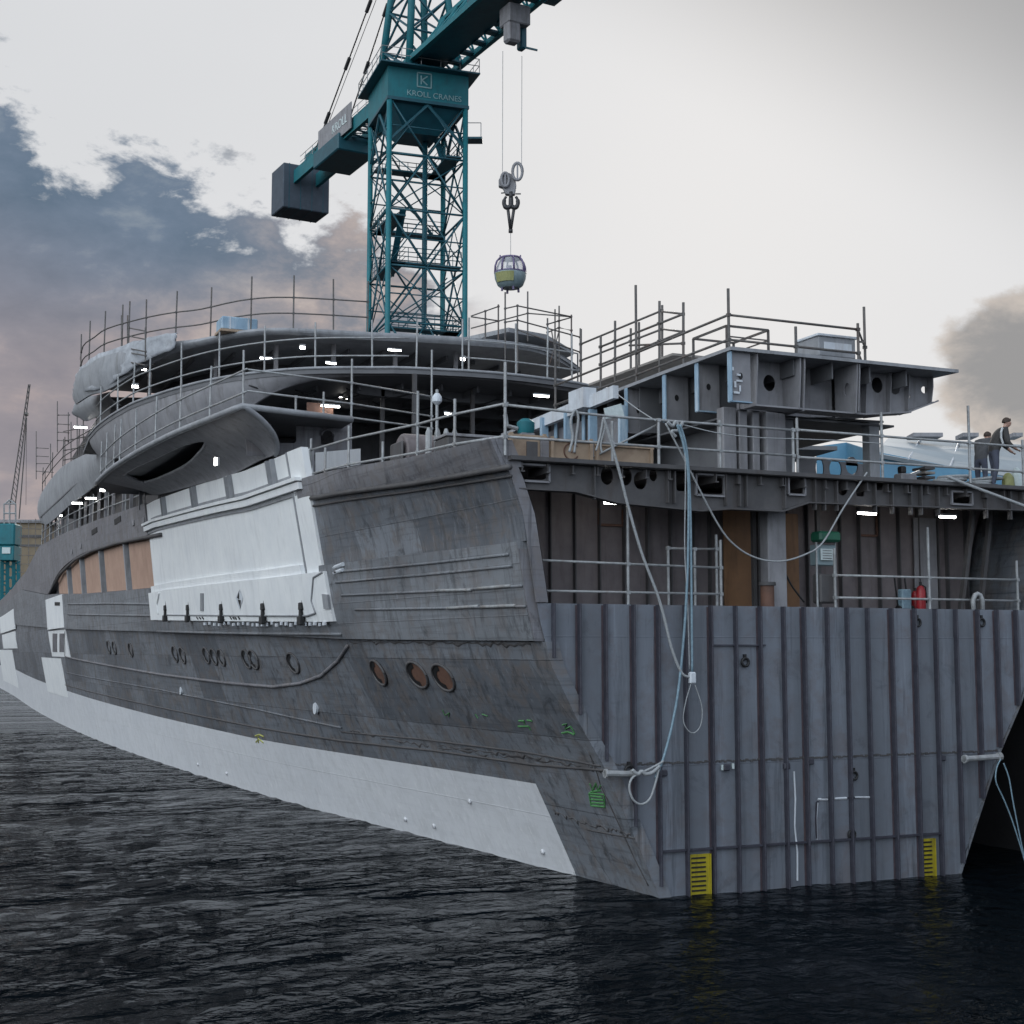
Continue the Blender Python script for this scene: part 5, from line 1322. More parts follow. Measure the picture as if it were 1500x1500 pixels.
for p in (-1.4, 1.4):
    for h in (.95, 1.5): m.tube([jb(0, p, ZJ+h-.75), jb(-23, p, ZJ+h-.8)], .035, 4)
    for i in range(13): m.tube([jb(-1.8*i, p, ZJ-.1), jb(-1.8*i, p, ZJ+.75)], .03, 4)
m.build('counter_jib_rail', M['tube'], cj)
cwM = math.atan2(D.y, D.x)-math.pi/2
cw = MB().box(jb(-26.8, 0, ZJ-1.5), (4.6, 3.4, 4.3), cwM).build('counterweight', M['concrete'], crane, bevel=.08)
m = MB()
for k in range(4): m.box(jb(-26.8-.02, -1.7+1.13*k, ZJ-1.5), (.06, 3.46, 4.34), cwM)
m.build('counterweight_joint', M['tealdark'], cw)
# name board on the viewer's side of the counter jib
s_ = -1 if True else 1
pb = -1.5
bd = MB().bar(jb(-10.2, pb, ZJ+.25), jb(-18, pb, ZJ+.2), .08, 2.3).build('name_board', M['grey'], crane)
ex2 = -D if (-D).dot(rt) > 0 else D
letters('KROLL', 1.15, jb(-12.8, pb, ZJ-.1)-Pn*.06, ex2, Vector((0, 0, 1)), M['paper'], 'board_lettering', bd)
# A-frame and stays
ap = [jb(0, -.6, 66), jb(0, .6, 66)]
m = MB()
ft = [jb(-3.0, -2.1, z1+.1), jb(3.0, -2.1, z1+.1), jb(3.0, 2.1, z1+.1), jb(-3.0, 2.1, z1+.1)]
tp = [jb(-1, -.7, 66), jb(1, -.7, 66), jb(1, .7, 66), jb(-1, .7, 66)]
for k in range(4): MB().tube([ft[k], tp[k]], .30, 8).build('a_frame_leg', M['teal'], crane, smooth=True)
for k in range(4):
    for i in range(5):
        a0, a1 = lerp(ft[k], tp[k], i/5), lerp(ft[k], tp[k], (i+1)/5); b0, b1 = lerp(ft[(k+1) % 4], tp[(k+1) % 4], i/5), lerp(ft[(k+1) % 4], tp[(k+1) % 4], (i+1)/5)
        m.tube([a0, b1], .10, 5); m.tube([b0, a1], .10, 5); m.tube([a1, b1], .10, 5)
m.build('a_frame_bracing', M['tealdark'], crane)
for k, p in enumerate((-1.1, 1.1)):
    a, b = jb(-20, p, ZJ+.2), jb(0, p*.5, 66)
    o = MB().tube([a, b], .07, 6).build('stay_cable', M['ropedark'], crane)
    for t_ in (.12, .34, .56): MB().tube([lerp(a, b, t_), lerp(a, b, t_+.045)], .17, 8).build('turnbuckle', M['ropedark'], o)
MB().tube([jb(-24, 0, ZJ), jb(0, 0, 66)], .03, 5).build('stay_cable', M['ropedark'], crane)
for p in (-.5, .5): MB().tube([jb(30, p, ZJ+3), jb(0, p, 66)], .08, 6).build('stay_cable', M['ropedark'], crane)
# driver's cab and trolley under the jib
MB().box(jb(12.4, .2, ZJ+1.1), (2.6, 3.4, 2.0), cwM).build('machinery_house', M['tealdark'], jib, bevel=.1)
SJ = 15.0
tr = thing('trolley_x', None, None) if False else None
trm = MB().box(jb(SJ, .55, ZJ-1.1), (1.7, 1.5, 1.4), cwM).build('trolley', M['grey'], crane, bevel=.08)
MB().box(jb(SJ+.2, .2, ZJ-2.4), (1.0, .9, 1.5), cwM).build('trolley_drum', M['grey'], trm, bevel=.15)
MB().box(jb(SJ-.2, 1.2, ZJ-2.4), (.5, .7, 1.7), cwM).build('trolley_cheek', M['tealdark'], trm, bevel=.1)
MB().bar(jb(SJ, 1.2, ZJ-3.1), jb(SJ+.6, 2.0, ZJ-3.4), .12, .12).build('trolley_arm', M['tealdark'], trm)
m = MB(); q0 = jb(SJ+1.5, HW, ZJ-.3); m.shell([[q0, jb(SJ+2.6, HW, ZJ-.3)], [jb(SJ+1.5, HW+.9, ZJ-.3), jb(SJ+2.6, HW+.9, ZJ-.3)]], (0, 0, -.1))
bk = m.build('trolley_gallery', M['tealdark'], jib)
m = MB()
for s in (1.5, 2.6): m.tube([jb(SJ+s, HW+.9, ZJ-.3), jb(SJ+s, HW+.9, ZJ+.8)], .04, 4)
for h in (.3, .8): m.tube([jb(SJ+1.5, HW+.9, ZJ+h-.05), jb(SJ+2.6, HW+.9, ZJ+h-.05)], .04, 4)
m.build('gallery_rail', M['tube'], bk)
# hook block, sling and the hanging cabin
DG = 98.0
def gp(px, py): return onD(px, py, DG)
ropeA = MB().tube([gp(736.5, 75), gp(736, 252)], .022, 5).build('hoist_rope', M['tube'], crane)
ropeB = MB().tube([gp(764.5, 82), gp(764, 248)], .022, 5).build('hoist_rope', M['tube'], crane)
hb = thing('hook_block', 'grey crane hook block with two sheaves and double ramshorn hook, hanging on ropes', 'crane hook', gp(748, 305))
hbb = MB().plate([(-.75, .1), (-.45, .55), (.0, .6), (.4, .35), (.5, -.35), (.4, -.95), (-.25, -.95), (-.45, -.45), (-.75, -.35)], [], lambda u, v: gp(746, 265)+rt*u+Vector((0, 0, v)), fh*.5).build('block_body', M['grey'], hb, bevel=.05)
for px, py, r_ in ((740, 264, .5), (758, 252, .62)):
    c_ = gp(px, py)-fh*.1; m = MB(); K = 18
    m.tube([c_+rt*(r_*.55*math.cos(2*math.pi*k/K))+Vector((0, 0, r_*math.sin(2*math.pi*k/K))) for k in range(K+1)], .11, 6, False); o = m.build('sheave', M['grey'], hb, smooth=True)
    MB().box(c_, (.12, .12, r_*1.7), HEAD*-1).build('sheave_spoke', M['grey'], o)
MB().bar(gp(734, 283), gp(742, 282), .06, .08).build('guard_bar', M['ropedark'], hb); MB().bar(gp(755, 284), gp(763, 284), .06, .08).build('guard_bar', M['ropedark'], hb)
MB().tube([gp(748.5, 281), gp(748.5, 292)], .16, 8).build('hook_shank', M['ropedark'], hb, smooth=True)
def horn(s): return [gp(748.5, 290), gp(748.5, 300), gp(748.5+s*4, 304), gp(748.5+s*8, 303), gp(748.5+s*10.2, 298), gp(748.5+s*9.4, 292), gp(748.5+s*7, 288)]
for s in (-1, 1): MB().tube(smooth_path(horn(s), 4), [.17]*14+[.15]*6+[.10]*5, 8).build('hook_horn', M['ropedark'], hb, smooth=True)
sl = thing('lifting_sling', 'dark pair of slings hanging in a narrow V from the crane hook', 'sling', gp(748, 341))
for a in (743.5, 753.5): MB().tube([gp(a, 302), gp(748, 338)], .11, 7).build('sling_leg', M['ropedark'], sl, smooth=True)
MB().tube([gp(748, 336), gp(748, 341)], .16, 8).build('shackle', M['ropedark'], sl, smooth=True)
MB().tube([gp(748, 340), gp(748, 377)], .02, 5).build('pendant_wire', M['tube'], sl)
gc = gp(747.5, 401); gnd = thing('gondola_cabin', 'small round purple and grey passenger cabin hanging below the crane hook', 'cabin', gp(747.5, 427))
K = 16
def gring(z, r, n=K): return [gc+rt*(r*math.cos(2*math.pi*k/n))+fh*(r*math.sin(2*math.pi*k/n))+Vector((0, 0, z)) for k in range(n)]
def lathe_at(prof, n=K):
    m = MB(); rr_ = [gring(z, r, n) for r, z in prof]; vs = [p for r_ in rr_ for p in r_]; fs = []
    for i in range(len(prof)-1):
        for k in range(n): fs.append((i*n+k, i*n+(k+1) % n, (i+1)*n+(k+1) % n, (i+1)*n+k))
    fs.append(tuple(range(n))); fs.append(tuple((len(prof)-1)*n+k for k in range(n))); m.add(vs, fs); return m
lathe_at([(.62, -1.05), (.9, -.85), (1.08, -.4), (1.13, .02), (1.1, .08)]).build('lower_shell', M['cabin'], gnd, smooth='auto')
lathe_at([(.80, 1.05), (.74, 1.16), (.55, 1.2)]).build('cabin_roof', M['purple'], gnd, smooth='auto')
lathe_at([(1.14, .0), (1.15, .04), (1.14, .09)]).build('waist_rail', M['purple'], gnd)
lathe_at([(1.02, .1), (.98, .5), (.74, 1.04)]).build('cabin_window', M['glass'], gnd, smooth='auto')
for k in range(8):
    a = 2*math.pi*(k+.3)/8; d_ = rt*math.cos(a)+fh*math.sin(a)
    MB().tube([gc+d_*1.10+Vector((0, 0, .05)), gc+d_*1.08+Vector((0, 0, .5)), gc+d_*.96+Vector((0, 0, .85)), gc+d_*.76+Vector((0, 0, 1.08))], .07, 6).build('window_frame', M['purple'], gnd, smooth=True)
m = MB(); n_ = 7
r1 = [gc+(rt*math.cos(a)+fh*math.sin(a))*1.125+Vector((0, 0, -.08)) for a in [R(205+13*i) for i in range(n_)]]; r2 = [gc+(rt*math.cos(a)+fh*math.sin(a))*1.0+Vector((0, 0, -.72)) for a in [R(205+13*i) for i in range(n_)]]
m.shell([r1, r2], lambda p: (p-gc).normalized()*.03); M['lime'] = pm('yellow_green_panel', (.27, .28, .11), (.21, .22, .09), 4, .5); m.build('door_panel', M['lime'], gnd)
for a in (20, 110, 200, 290): d_ = rt*math.cos(R(a))+fh*math.sin(R(a)); MB().tube([gc+d_*.6+Vector((0, 0, -1.02)), gc+d_*.62+Vector((0, 0, -1.28))], .08, 6).build('foot', M['purple'], gnd)
for s in (-.75, .75): MB().tube([gc+rt*s*.95+Vector((0, 0, 1.12)), gc+rt*s*.95+Vector((0, 0, 1.34))], .05, 6).build('roof_lug', M['purple'], gnd)
MB().tube([gc+Vector((0, .1, -.9)), gc+Vector((0, .1, .6))], .16, 8).build('seat_post', M['purple'], gnd)
# pale glass lift mast below the cabin is only a scaffold standard (see the cage)

# ------------------------------------------------------------------ far shore on the left: small luffing crane, hall
def fp(px, py, d): return onD(px, py, d)
mc = thing('harbour_crane', 'small teal luffing crane with a thin raised jib on the far left shore', 'crane', Vector((*fp(14, 900, 200).xy, 2.0)))
d = 200
b0 = fp(13, 800, d)
bx = lambda px0, py0, px1, py1, dep: MB().box(((fp(px0, py0, d)+fp(px1, py1, d))/2), (abs(px1-px0)*d/F, dep, abs(py1-py0)*d/F), -HEAD)
bx(1, 768, 27, 800, 3).build('machinery_house', M['teal'], mc, bevel=.2)
bx(9, 803, 21, 812, 3.3).build('cab_window', M['paper'], mc)
bx(3, 800, 26, 822, 3.1).build('cab', M['teal'], mc, bevel=.1)
for px in (3, 11, 20, 27):
    a, b = fp(px, 822, d), fp(px+(1 if px > 14 else -1), 960, d); MB().bar(a, b, .5, .5).build('portal_leg', M['teal'], mc)
m = MB()
for k in range(8):
    y0 = 822+k*16; m.tube([fp(2, y0, d), fp(28, y0+16, d)], .12, 5); m.tube([fp(28, y0, d), fp(2, y0+16, d)], .12, 5)
m.build('portal_bracing', M['teal'], mc)
m = MB()
for a, b in (((6, 768), (6, 738)), ((23, 768), (23, 738)), ((6, 738), (23, 738)), ((6, 752), (23, 752)), ((8, 738), (14, 732)), ((23, 738), (14, 732)), ((14, 732), (14, 768))): m.tube([fp(*a, d), fp(*b, d)], .13, 5)
m.build('gantry', M['tube'], mc)
m = MB(); p0, p1 = fp(19, 737, d), fp(43, 563, d); p2 = fp(28, 760, d)
for o_ in (-.35, .35): m.tube([p0+rt*o_, p1+rt*o_*.3], .09, 5)
for k in range(22):
    a, b = lerp(p0, p1, k/22), lerp(p0, p1, (k+1)/22); m.tube([a+rt*.3*(1-k/30), b-rt*.3*(1-k/30)], .04, 4)
m.build('jib', M['tubedark'], mc)
m = MB(); m.tube([p2, fp(35, 672, d), fp(39, 612, d)], .09, 5); m.tube([fp(37, 607, d), fp(41, 607, d)], .3, 5); m.tube([fp(39, 612, d), fp(38, 740, d)], .03, 4); m.build('jib_stay', M['tubedark'], mc)
hall = thing('harbour_hall', 'tan industrial hall with bands of cladding on the far left shore', 'building', Vector((*fp(30, 930, 235).xy, 2.0)))
d = 235; a = fp(-60, 765, d); b = fp(62, 765, d); zt = a.z
ctr = (a+b)/2+fh*12
hw = MB().box((ctr.x, ctr.y, (zt+1)/2), ((b-a).length, 24, zt-1), -HEAD).build('wall', M['tan'], hall)
MB().box((ctr.x, ctr.y, zt+.15), ((b-a).length+1, 25, .5), -HEAD).build('roof_edge', M['grey'], hall)
m = MB()
for k in range(7): q = fp(2, 785+k*15, d-.3); m.bar(fp(-50, 785+k*14, d-.4), fp(62, 785+k*14, d-.4), .2, .35)
m.build('cladding_band', M['girder'], hall)
# ------------------------------------------------------------------ quay on the right
qx = 13.2
wlA = onZ(1500, 1252, 0); qx = wlA.x+.3
m = MB(); m.box((qx+30, 60, .8), (60, 190, 6.4)); quay = tag(m.build('quay', M['quay'], None), kind='structure')
m = MB(); m.box((qx+30-.2, 60, 4.1), (60.4, 190.4, .2)); tag(m.build('quay_deck', M['quay'], None), kind='structure')
qs = tag(MB().box((20, 330, 1), (700, 180, 2.2)).build('far_shore', M['quay'], None), kind='structure')
# shed with pale roof and blue wall beyond the deck
sh = thing('quay_shed', 'shed with pale sloping roof and bright blue wall beyond the right of the deck', 'shed', (24, 26, 4.2))
dS = 52
def sp(px, py, dd=0): return onD(px, py, dS+dd)
ridgeL, ridgeR = sp(1302, 640, 8), sp(1560, 655, 8); eaveL, eaveR = sp(1280, 664), sp(1560, 712)
m = MB(); m.shell([[ridgeL, ridgeR], [sp(1292, 652, 3), sp(1560, 684, 3)], [eaveL, eaveR]], (0, .1, -.12)); rf = m.build('roof', M['roof'], sh)
m = MB()
for t_ in (.18, .4, .62, .85): m.tube([lerp(ridgeL, ridgeR, t_), lerp(eaveL, eaveR, t_)], .04, 4)
m.build('roof_seam', M['whitebar'], rf)
q1, q2 = sp(1285, 662, .3), sp(1392, 683, .3)
b1, b2 = Vector((q1.x, q1.y, 4.2)), Vector((eaveR.x, eaveR.y, 4.2))
m = MB(); m.shell([[q1, lerp(eaveL, eaveR, .45), eaveR+Vector((0, 0, -.1))], [b1, Vector((*lerp(eaveL, eaveR, .45).xy, 4.2)), b2]], fh*.1); m.build('wall', M['blue'], sh)
m = MB(); L2 = sp(1196, 652, 4); m.shell([[sp(1196, 654, 9), sp(1240, 648, 9), q1], [Vector((*sp(1196, 654, 9).xy, 4.2)), Vector((*sp(1240, 648, 9).xy, 4.2)), b1]], fh*.1); m.build('wall', M['blue'], sh)
for a, b in ((1333, 1376), (1405, 1428), (1478, 1492)):
    p, q = sp(a, 641, 6), sp(b, 641, 6); MB().box((p+q)/2+Vector((0, 0, .05)), ((q-p).length, 1.0, .16), -HEAD).build('roof_vent', M['grey'], rf)

# ------------------------------------------------------------------ hoses and ropes hanging over the cut end
def rope(name, label, pts, r, mat, cat='rope', n=6, group='ropes and hoses over the cut end'):
    P = smooth_path([Vector(p) for p in pts], 7)
    o = MB().tube(P, r, n).build(name, M[mat], None, smooth=True); return tag(o, label, cat, group)
YF = lambda y: (lambda px, py: onY(px, py, y))
f_ = YF(-.32)
rope('air_hose', 'white hose slanting from the deck rail down the ribbed bulkhead to a white connector', [f_(*q) for q in ((884, 612), (893, 640), (907, 690), (921, 745), (940, 810), (962, 868), (973, 905), (984, 950), (998, 985), (1010, 992))], .032, 'rope', 'hose')
rope('air_hose', 'pale blue hose bundle hanging straight down from the rail knot, thicker strand', [f_(*q) for q in ((992, 622), (1001, 650), (1008, 700), (1008, 800), (1004, 900), (995, 1000), (985, 1060), (972, 1110), (960, 1140))], .03, 'hoseblue', 'hose')
rope('air_hose', 'pale blue hose hanging beside the thick strand to the white connector', [f_(*q) for q in ((996, 622), (1006, 660), (1011, 740), (1013, 880), (1014, 985))], .028, 'hoseblue', 'hose')
rope('rope', 'thin cord hanging just left of the white connector', [f_(*q) for q in ((998, 625), (1004, 680), (1003, 800), (1007, 880), (1010, 980))], .014, 'rope')
t = tag(MB().box(f_(1014, 993), (.16, .12, .26)).build('hose_connector', M['whitebar'], None, bevel=.03), 'small white connector block hanging at the end of the hoses', 'connector')
rope('rope_loop', 'thin rope loop dangling under the white connector', [f_(*q) for q in ((1012, 1002), (1004, 1030), (1001, 1055), (1008, 1070), (1018, 1073), (1027, 1060), (1028, 1035), (1018, 1003))], .012, 'rope')
g_ = YF(-.42)
rope('rope_loop', 'rope looped round the left tow pipe and hanging in a ring', [g_(*q) for q in ((972, 1115), (960, 1122), (940, 1132), (926, 1140), (922, 1155), (928, 1172), (940, 1178), (952, 1170), (960, 1148), (966, 1122))], .025, 'rope')
m_ = [g_(*q) for q in ((926, 1128), (934, 1134), (940, 1130), (946, 1134), (956, 1131), (966, 1122))]
rope('rope', 'knot of rope tied on the end of the left tow pipe', m_, .045, 'rope')
rope('cable', 'grey cable drooping in a wide curve across the opening past the green topped box', [YF(-.1)(975, 620), YF(-.1)(1000, 668), YF(.0)(1050, 765), YF(.1)(1078, 800), YF(.1)(1110, 818), YF(.1)(1145, 822), YF(.1)(1180, 812), YF(.1)(1205, 795), YF(0)(1235, 745), YF(-.1)(1270, 692)], .022, 'rope', 'cable')
rope('cable', 'black cable hanging by the pillar down to the lower deck', [YF(.8)(1146, 830), YF(.8)(1158, 855), YF(.8)(1170, 872), YF(.8)(1178, 882)], .022, 'black', 'cable')
rope('mooring_rope', 'pale rope running from the deck edge down past the right side', [YF(-.1)(1388, 698), YF(-.25)(1420, 711), YF(-.5)(1500, 741), YF(-.7)(1560, 764)], .04, 'rope')
rope('rope_loop', 'long rope loop hanging from the right tow pipe against the dark quay', [YF(-.3)(*q) for q in ((1466, 1112), (1460, 1125), (1459, 1145), (1470, 1170), (1482, 1200), (1498, 1250), (1505, 1275))]+[YF(-.3)(*q) for q in ((1497, 1240), (1485, 1180), (1478, 1140), (1470, 1118))], .018, 'hoseblue')
rope('rope', 'white rope doubled over the deck rail above the wooden boards', [YF(-.1)(*q) for q in ((834, 662), (839, 640), (836, 618), (842, 601), (847, 612), (844, 640), (841, 663))], .028, 'rope')
rope('rope', 'white rope hanging from the deck rail in an A shape by the slanting hose', [YF(-.1)(*q) for q in ((873, 660), (879, 640), (884, 612), (886, 625), (880, 650), (882, 664))], .024, 'rope')
rope('rope', 'clump of rope knotted on the deck rail where the hoses start', [YF(-.12)(*q) for q in ((978, 618), (985, 624), (990, 618), (996, 626), (1000, 618), (994, 630), (984, 632), (990, 640))], .04, 'rope')
rope('cable', 'thin cable running from the rope knot right along the deck rail', [YF(-.1)(*q) for q in ((1000, 622), (1050, 634), (1110, 641), (1170, 643), (1240, 646), (1290, 650))], .014, 'rope', 'cable')
rope('cable', 'thin line from the deck rail knot up left to the coaming beam', [YF(-.1)(960, 616), YF(1.5)(935, 600), YF(3)(905, 578)], .014, 'rope', 'cable')
# ------------------------------------------------------------------ things on the decks
lz = 6.22
def fe(px, y, lab, h=.62, r=.11):
    p = onY(px, 880, y); p = Vector((p.x, y, lz)); t = thing('fire_extinguisher', lab, 'fire extinguisher', p, 'red cylinders on the lower deck')
    MB().lathe(p, [(r*.9, 0), (r, .04), (r, h*.75), (r*.7, h*.9), (r*.3, h*.95)], 14).build('bottle', M['red'], t, smooth='auto')
    MB().cyl(p+Vector((0, 0, h*.93)), p+Vector((0, 0, h*1.08)), r*.3, 8).build('valve', M['black'], t)
    MB().tube([p+Vector((0, 0, h)), p+Vector((.14, -.02, h*.9)), p+Vector((.15, -.03, h*.35))], .018, 6).build('hose', M['black'], t, smooth=True)
fe(1349, .9, 'right hand red cylinder standing on the lower deck behind the rail', .72, .12); fe(1341, 1.3, 'left hand red cylinder, half hidden, on the lower deck behind the rail', .6, .11)
p = Vector((onY(1325, 870, 1.2).x, 1.2, lz)); t = thing('trolley', 'dark hand trolley beside the red cylinders on the lower deck', 'trolley', p)
MB().box(p+Vector((0, 0, .35)), (.3, .2, .5)).build('load', M['hoseblue'], t, bevel=.03)
for dx in (-.16, .16): MB().bar(p+Vector((dx, .05, .05)), p+Vector((dx, .18, .95)), .03, .03).build('rail', M['black'], t)
for dx in (-.2, .2): MB().lathe(p+Vector((dx, 0, .1)), [(.1, -.03), (.1, .03)], 12, 'X').build('wheel', M['black'], t)
p = Vector((onY(1208, 800, .7).x, .7, lz)); t = thing('distribution_box', 'teal grey switch box on a tube stand with green cover and white notice', 'switch box', p)
MB().box(p+Vector((.03, .12, 1.35)), (.55, .3, .5)).build('cabinet', M['cabin'], t, bevel=.02)
MB().box(p+Vector((0, -.05, 1.78)), (.62, .42, .25)).build('cover', M['green'], t, bevel=.05)
nb = MB().box(p+Vector((.0, -.08, 1.36)), (.36, .02, .27)).build('notice', M['paper'], t)
m = MB()
for k in range(4): m.box(p+Vector((.0, -.095, 1.45-.06*k)), (.26, .004, .018))
m.build('notice_lines', M['strake'], nb)
for dx in (-.24, .3): MB().tube([p+Vector((dx, 0, 0)), p+Vector((dx, 0, 1.7))], .028, 6).build('stand_leg', M['tube'], t)
MB().box(p+Vector((.05, .1, .55)), (.5, .35, .7)).build('transformer', M['girder'], t, bevel=.04)
MB().tube([p+Vector((-.9, -.1, .08)), p+Vector((.35, -.1, .08))], .025, 6).build('foot_bar', M['tube'], t)
p = Vector((onY(1124, 870, .5).x, .5, lz)); t = thing('bollard', 'rusty round bollard with dark cap on the lower deck by the pillar', 'bollard', p)
MB().cyl(p, p+Vector((0, 0, .58)), .16, 14).build('post', M['rustp'], t, smooth='auto'); MB().cyl(p+Vector((0, 0, .58)), p+Vector((0, 0, .66)), .2, 14).build('cap', M['girder'], t, smooth='auto')
p = Vector((onY(1432, 875, .3).x, .3, lz)); m = MB()
m.tube([p+Vector((-.14, 0, 0)), p+Vector((-.15, 0, .32)), p+Vector((-.08, 0, .45)), p+Vector((0, 0, .48)), p+Vector((.08, 0, .45)), p+Vector((.15, 0, .32)), p+Vector((.14, 0, 0))], .06, 8)
tag(m.build('fairlead', M['tube'], None, smooth=True), 'pale inverted U shaped steel hoop on the lower deck at right', 'fairlead')
# wooden boards standing on the main deck edge
def deckx(px, y): return onY(px, 660, y).x
for (a, b, zt, lab, marks_) in ((744, 800, .56, 'leftmost wooden board on the deck edge with a square dark hole', 'sq'), (804, 868, .52, 'middle wooden board on the deck edge with a stencilled ring', 'ring'), (870, 956, .48, 'rightmost and longest wooden board on the deck edge, plain faced', '')):
    x0, x1 = deckx(a, .5), deckx(b, .5); t = thing('timber_board', lab, 'wooden board', ((x0+x1)/2, .5, 9.4), 'wooden boards on the deck edge')
    MB().box(((x0+x1)/2, .5, 9.4+zt/2), (x1-x0-.02, .05, zt)).build('panel', M['timber'], t, bevel=.005)
    for x in (x0+.06, x1-.06): MB().box((x, .45, 9.4+zt/2), (.07, .05, zt+.06)).build('batten', M['timber'], t)
    MB().box(((x0+x1)/2, .46, 9.4+zt-.04), (x1-x0, .06, .06)).build('batten', M['timber'], t)
    xm = (x0+x1)/2
    if marks_ == 'sq': MB().box((xm+.1, .465, 9.4+.24), (.26, .02, .34)).build('opening', M['girder'], t)
    if marks_ == 'ring':
        m = MB(); m.tube([Vector((xm+.18*math.cos(R(a_)), .465, 9.65+.18*math.sin(R(a_)))) for a_ in range(40, 331, 15)], .018, 5); m.tube([Vector((xm, .465, 9.62)), Vector((xm+.08, .465, 9.72)), Vector((xm+.08, .465, 9.6))], .018, 5)
        m.build('stencil', M['rustp'], t)
tag(MB().box((deckx(797, .46), .44, 9.66), (.2, .06, .5)).build('steel_post', M['strake'], None, bevel=.01), 'short dark steel post between two wooden boards on the deck edge', 'post')
p = onY(770, 617, 1.2); t = thing('pump', 'small teal pump with pipe stub on the main deck near the corner', 'pump', (p.x, 1.2, 9.4))
MB().box((p.x, 1.2, 9.75), (.3, .3, .7)).build('stand', M['grey'], t); MB().lathe((p.x, 1.2, 10.1), [(.17, 0), (.2, .1), (.2, .25), (.1, .33)], 12).build('housing', M['teal'], t, smooth='auto'); MB().tube([(p.x-.2, 1.2, 10.2), (p.x-.45, 1.2, 10.25), (p.x-.5, 1.2, 10.5)], .05, 6).build('pipe', M['tube'], t)
q = [onY(a, b, 1.5) for a, b in ((885, 598), (910, 591), (915, 611), (888, 613))]
t = tag(MB().shell([[q[0], q[1]], [q[3], q[2]]], (0, .03, 0)).build('notice_board', M['paper'], None), 'tilted pale sheet fixed to a post above the wooden boards', 'sheet')
# equipment in the shadow of the middle deck, seen over the bulwark
p = onY(612, 640, 9); t = thing('winch', 'dark rounded winch standing on the deck behind the side bulwark', 'winch', (p.x, 9, 9.4))
MB().lathe((p.x, 9, 10.6), [(.55, -.5), (.6, -.45), (.6, .45), (.55, .5)], 18, 'X').build('drum', M['inwall'], t, smooth='auto'); MB().box((p.x, 9, 9.8), (1.3, .9, .8)).build('bed', M['girder'], t, bevel=.05)
for dx in (-.6, .6): MB().box((p.x+dx, 9, 10.4), (.08, 1.0, 1.1)).build('cheek', M['girder'], t, bevel=.05)
p = onY(640, 610, 6.5); t = thing('work_lamp', 'slim white topped lamp pole standing by the bulwark rail', 'lamp', (p.x, 6.5, 9.4))
MB().tube([(p.x, 6.5, 9.4), (p.x, 6.5, 12.0)], .04, 6).build('pole', M['tube'], t); MB().lathe((p.x, 6.5, 11.6), [(.05, 0), (.13, .08), (.13, .2), (.06, .3)], 10).build('lamp_head', M['whitebar'], t, smooth='auto')
p = onY(628, 620, 8); t = thing('gas_bottle_rack', 'rack of pale bottles beside the lamp pole behind the bulwark', 'rack', (p.x, 8, 9.4))
for k in range(4): MB().lathe((p.x+.25*k, 8, 10.2), [(.09, 0), (.09, .9), (.04, 1.05)], 8).build('bottle', M['tube'], t, smooth='auto')
MB().box((p.x+.38, 8, 9.8), (1.1, .4, .8)).build('rack_base', M['hoseblue'], t, bevel=.03)
p = onY(690, 630, 5); t = thing('steel_skip', 'dark steel tool chest on the deck behind the bulwark corner', 'tool chest', (p.x, 5, 9.4))
MB().box((p.x, 5, 9.95), (1.6, .9, 1.1)).build('body', M['girder'], t, bevel=.04); MB().box((p.x, 5, 10.53), (1.66, .96, .07)).build('lid', M['grey'], t, bevel=.01)
# stacks and gear on the right part of the main deck
x = deckx(1352, 1.6); t = thing('batten_stack', 'neat stack of short pale battens on the deck beside the blue wall', 'timber stack', (x, 1.6, 9.4))
for k in range(5): MB().box((x, 1.6, 9.47+.12*k), (.32, .5, .06)).build('batten', M['plank'] if k % 2 else M['girder'], t)
x = deckx(1325, 1.4); t = thing('cutting_table', 'small grey machine on low legs beside the batten stack', 'machine', (x, 1.4, 9.4))
MB().box((x, 1.4, 9.66), (.5, .35, .2)).build('body', M['grey'], t, bevel=.04); MB().bar((x-.4, 1.4, 9.55), (x+.45, 1.4, 9.85), .06, .06).build('handle', M['tube'], t); MB().box((x-.1, 1.4, 9.86), (.16, .2, .18)).build('motor', M['black'], t, bevel=.03)
for dx in (-.2, .2): MB().bar((x+dx, 1.4, 9.4), (x+dx*.7, 1.4, 9.6), .05, .05).build('leg', M['grey'], t)
random.seed(9)
for i, (px, lab) in enumerate(((1385, 'loose coil of pale hose lying on the deck edge, left of the two people'), (1432, 'tangled heap of pale hose at the feet of the people'))):
    x = deckx(px, .8); P = [Vector((x+.35*math.cos(k*.9)+random.uniform(-.1, .1)+.02*k, .9+.3*math.sin(k*.9), 9.45+.012*k)) for k in range(24)]
    tag(MB().tube(smooth_path(P, 4), .04, 6).build('hose_coil', M['rope'], None, smooth=True), lab, 'hose', 'coiled hoses on the deck')
for (px, mat, w, h, lab) in ((1475, 'lime', .3, .45, 'yellow green bag on the deck by the standing person'), (1488, 'paper', .28, .6, 'white sack leaning on the deck rail at the far right'), (1500, 'red', .35, .5, 'red container on the deck at the far right edge'), (1446, 'green', .4, .3, 'low green box behind the legs of the people')):
    x = deckx(px, .7); y = .7 if mat != 'green' else 1.9; o = MB().lathe((x, y, 9.4), [(w*.48, 0), (w*.55, h*.25), (w*.5, h*.7), (w*.25, h*.95), (w*.1, h)], 9).build('tool_bag', M[mat], None, smooth='auto')
    tag(o, lab, 'bag', 'bags and boxes at the deck rail')

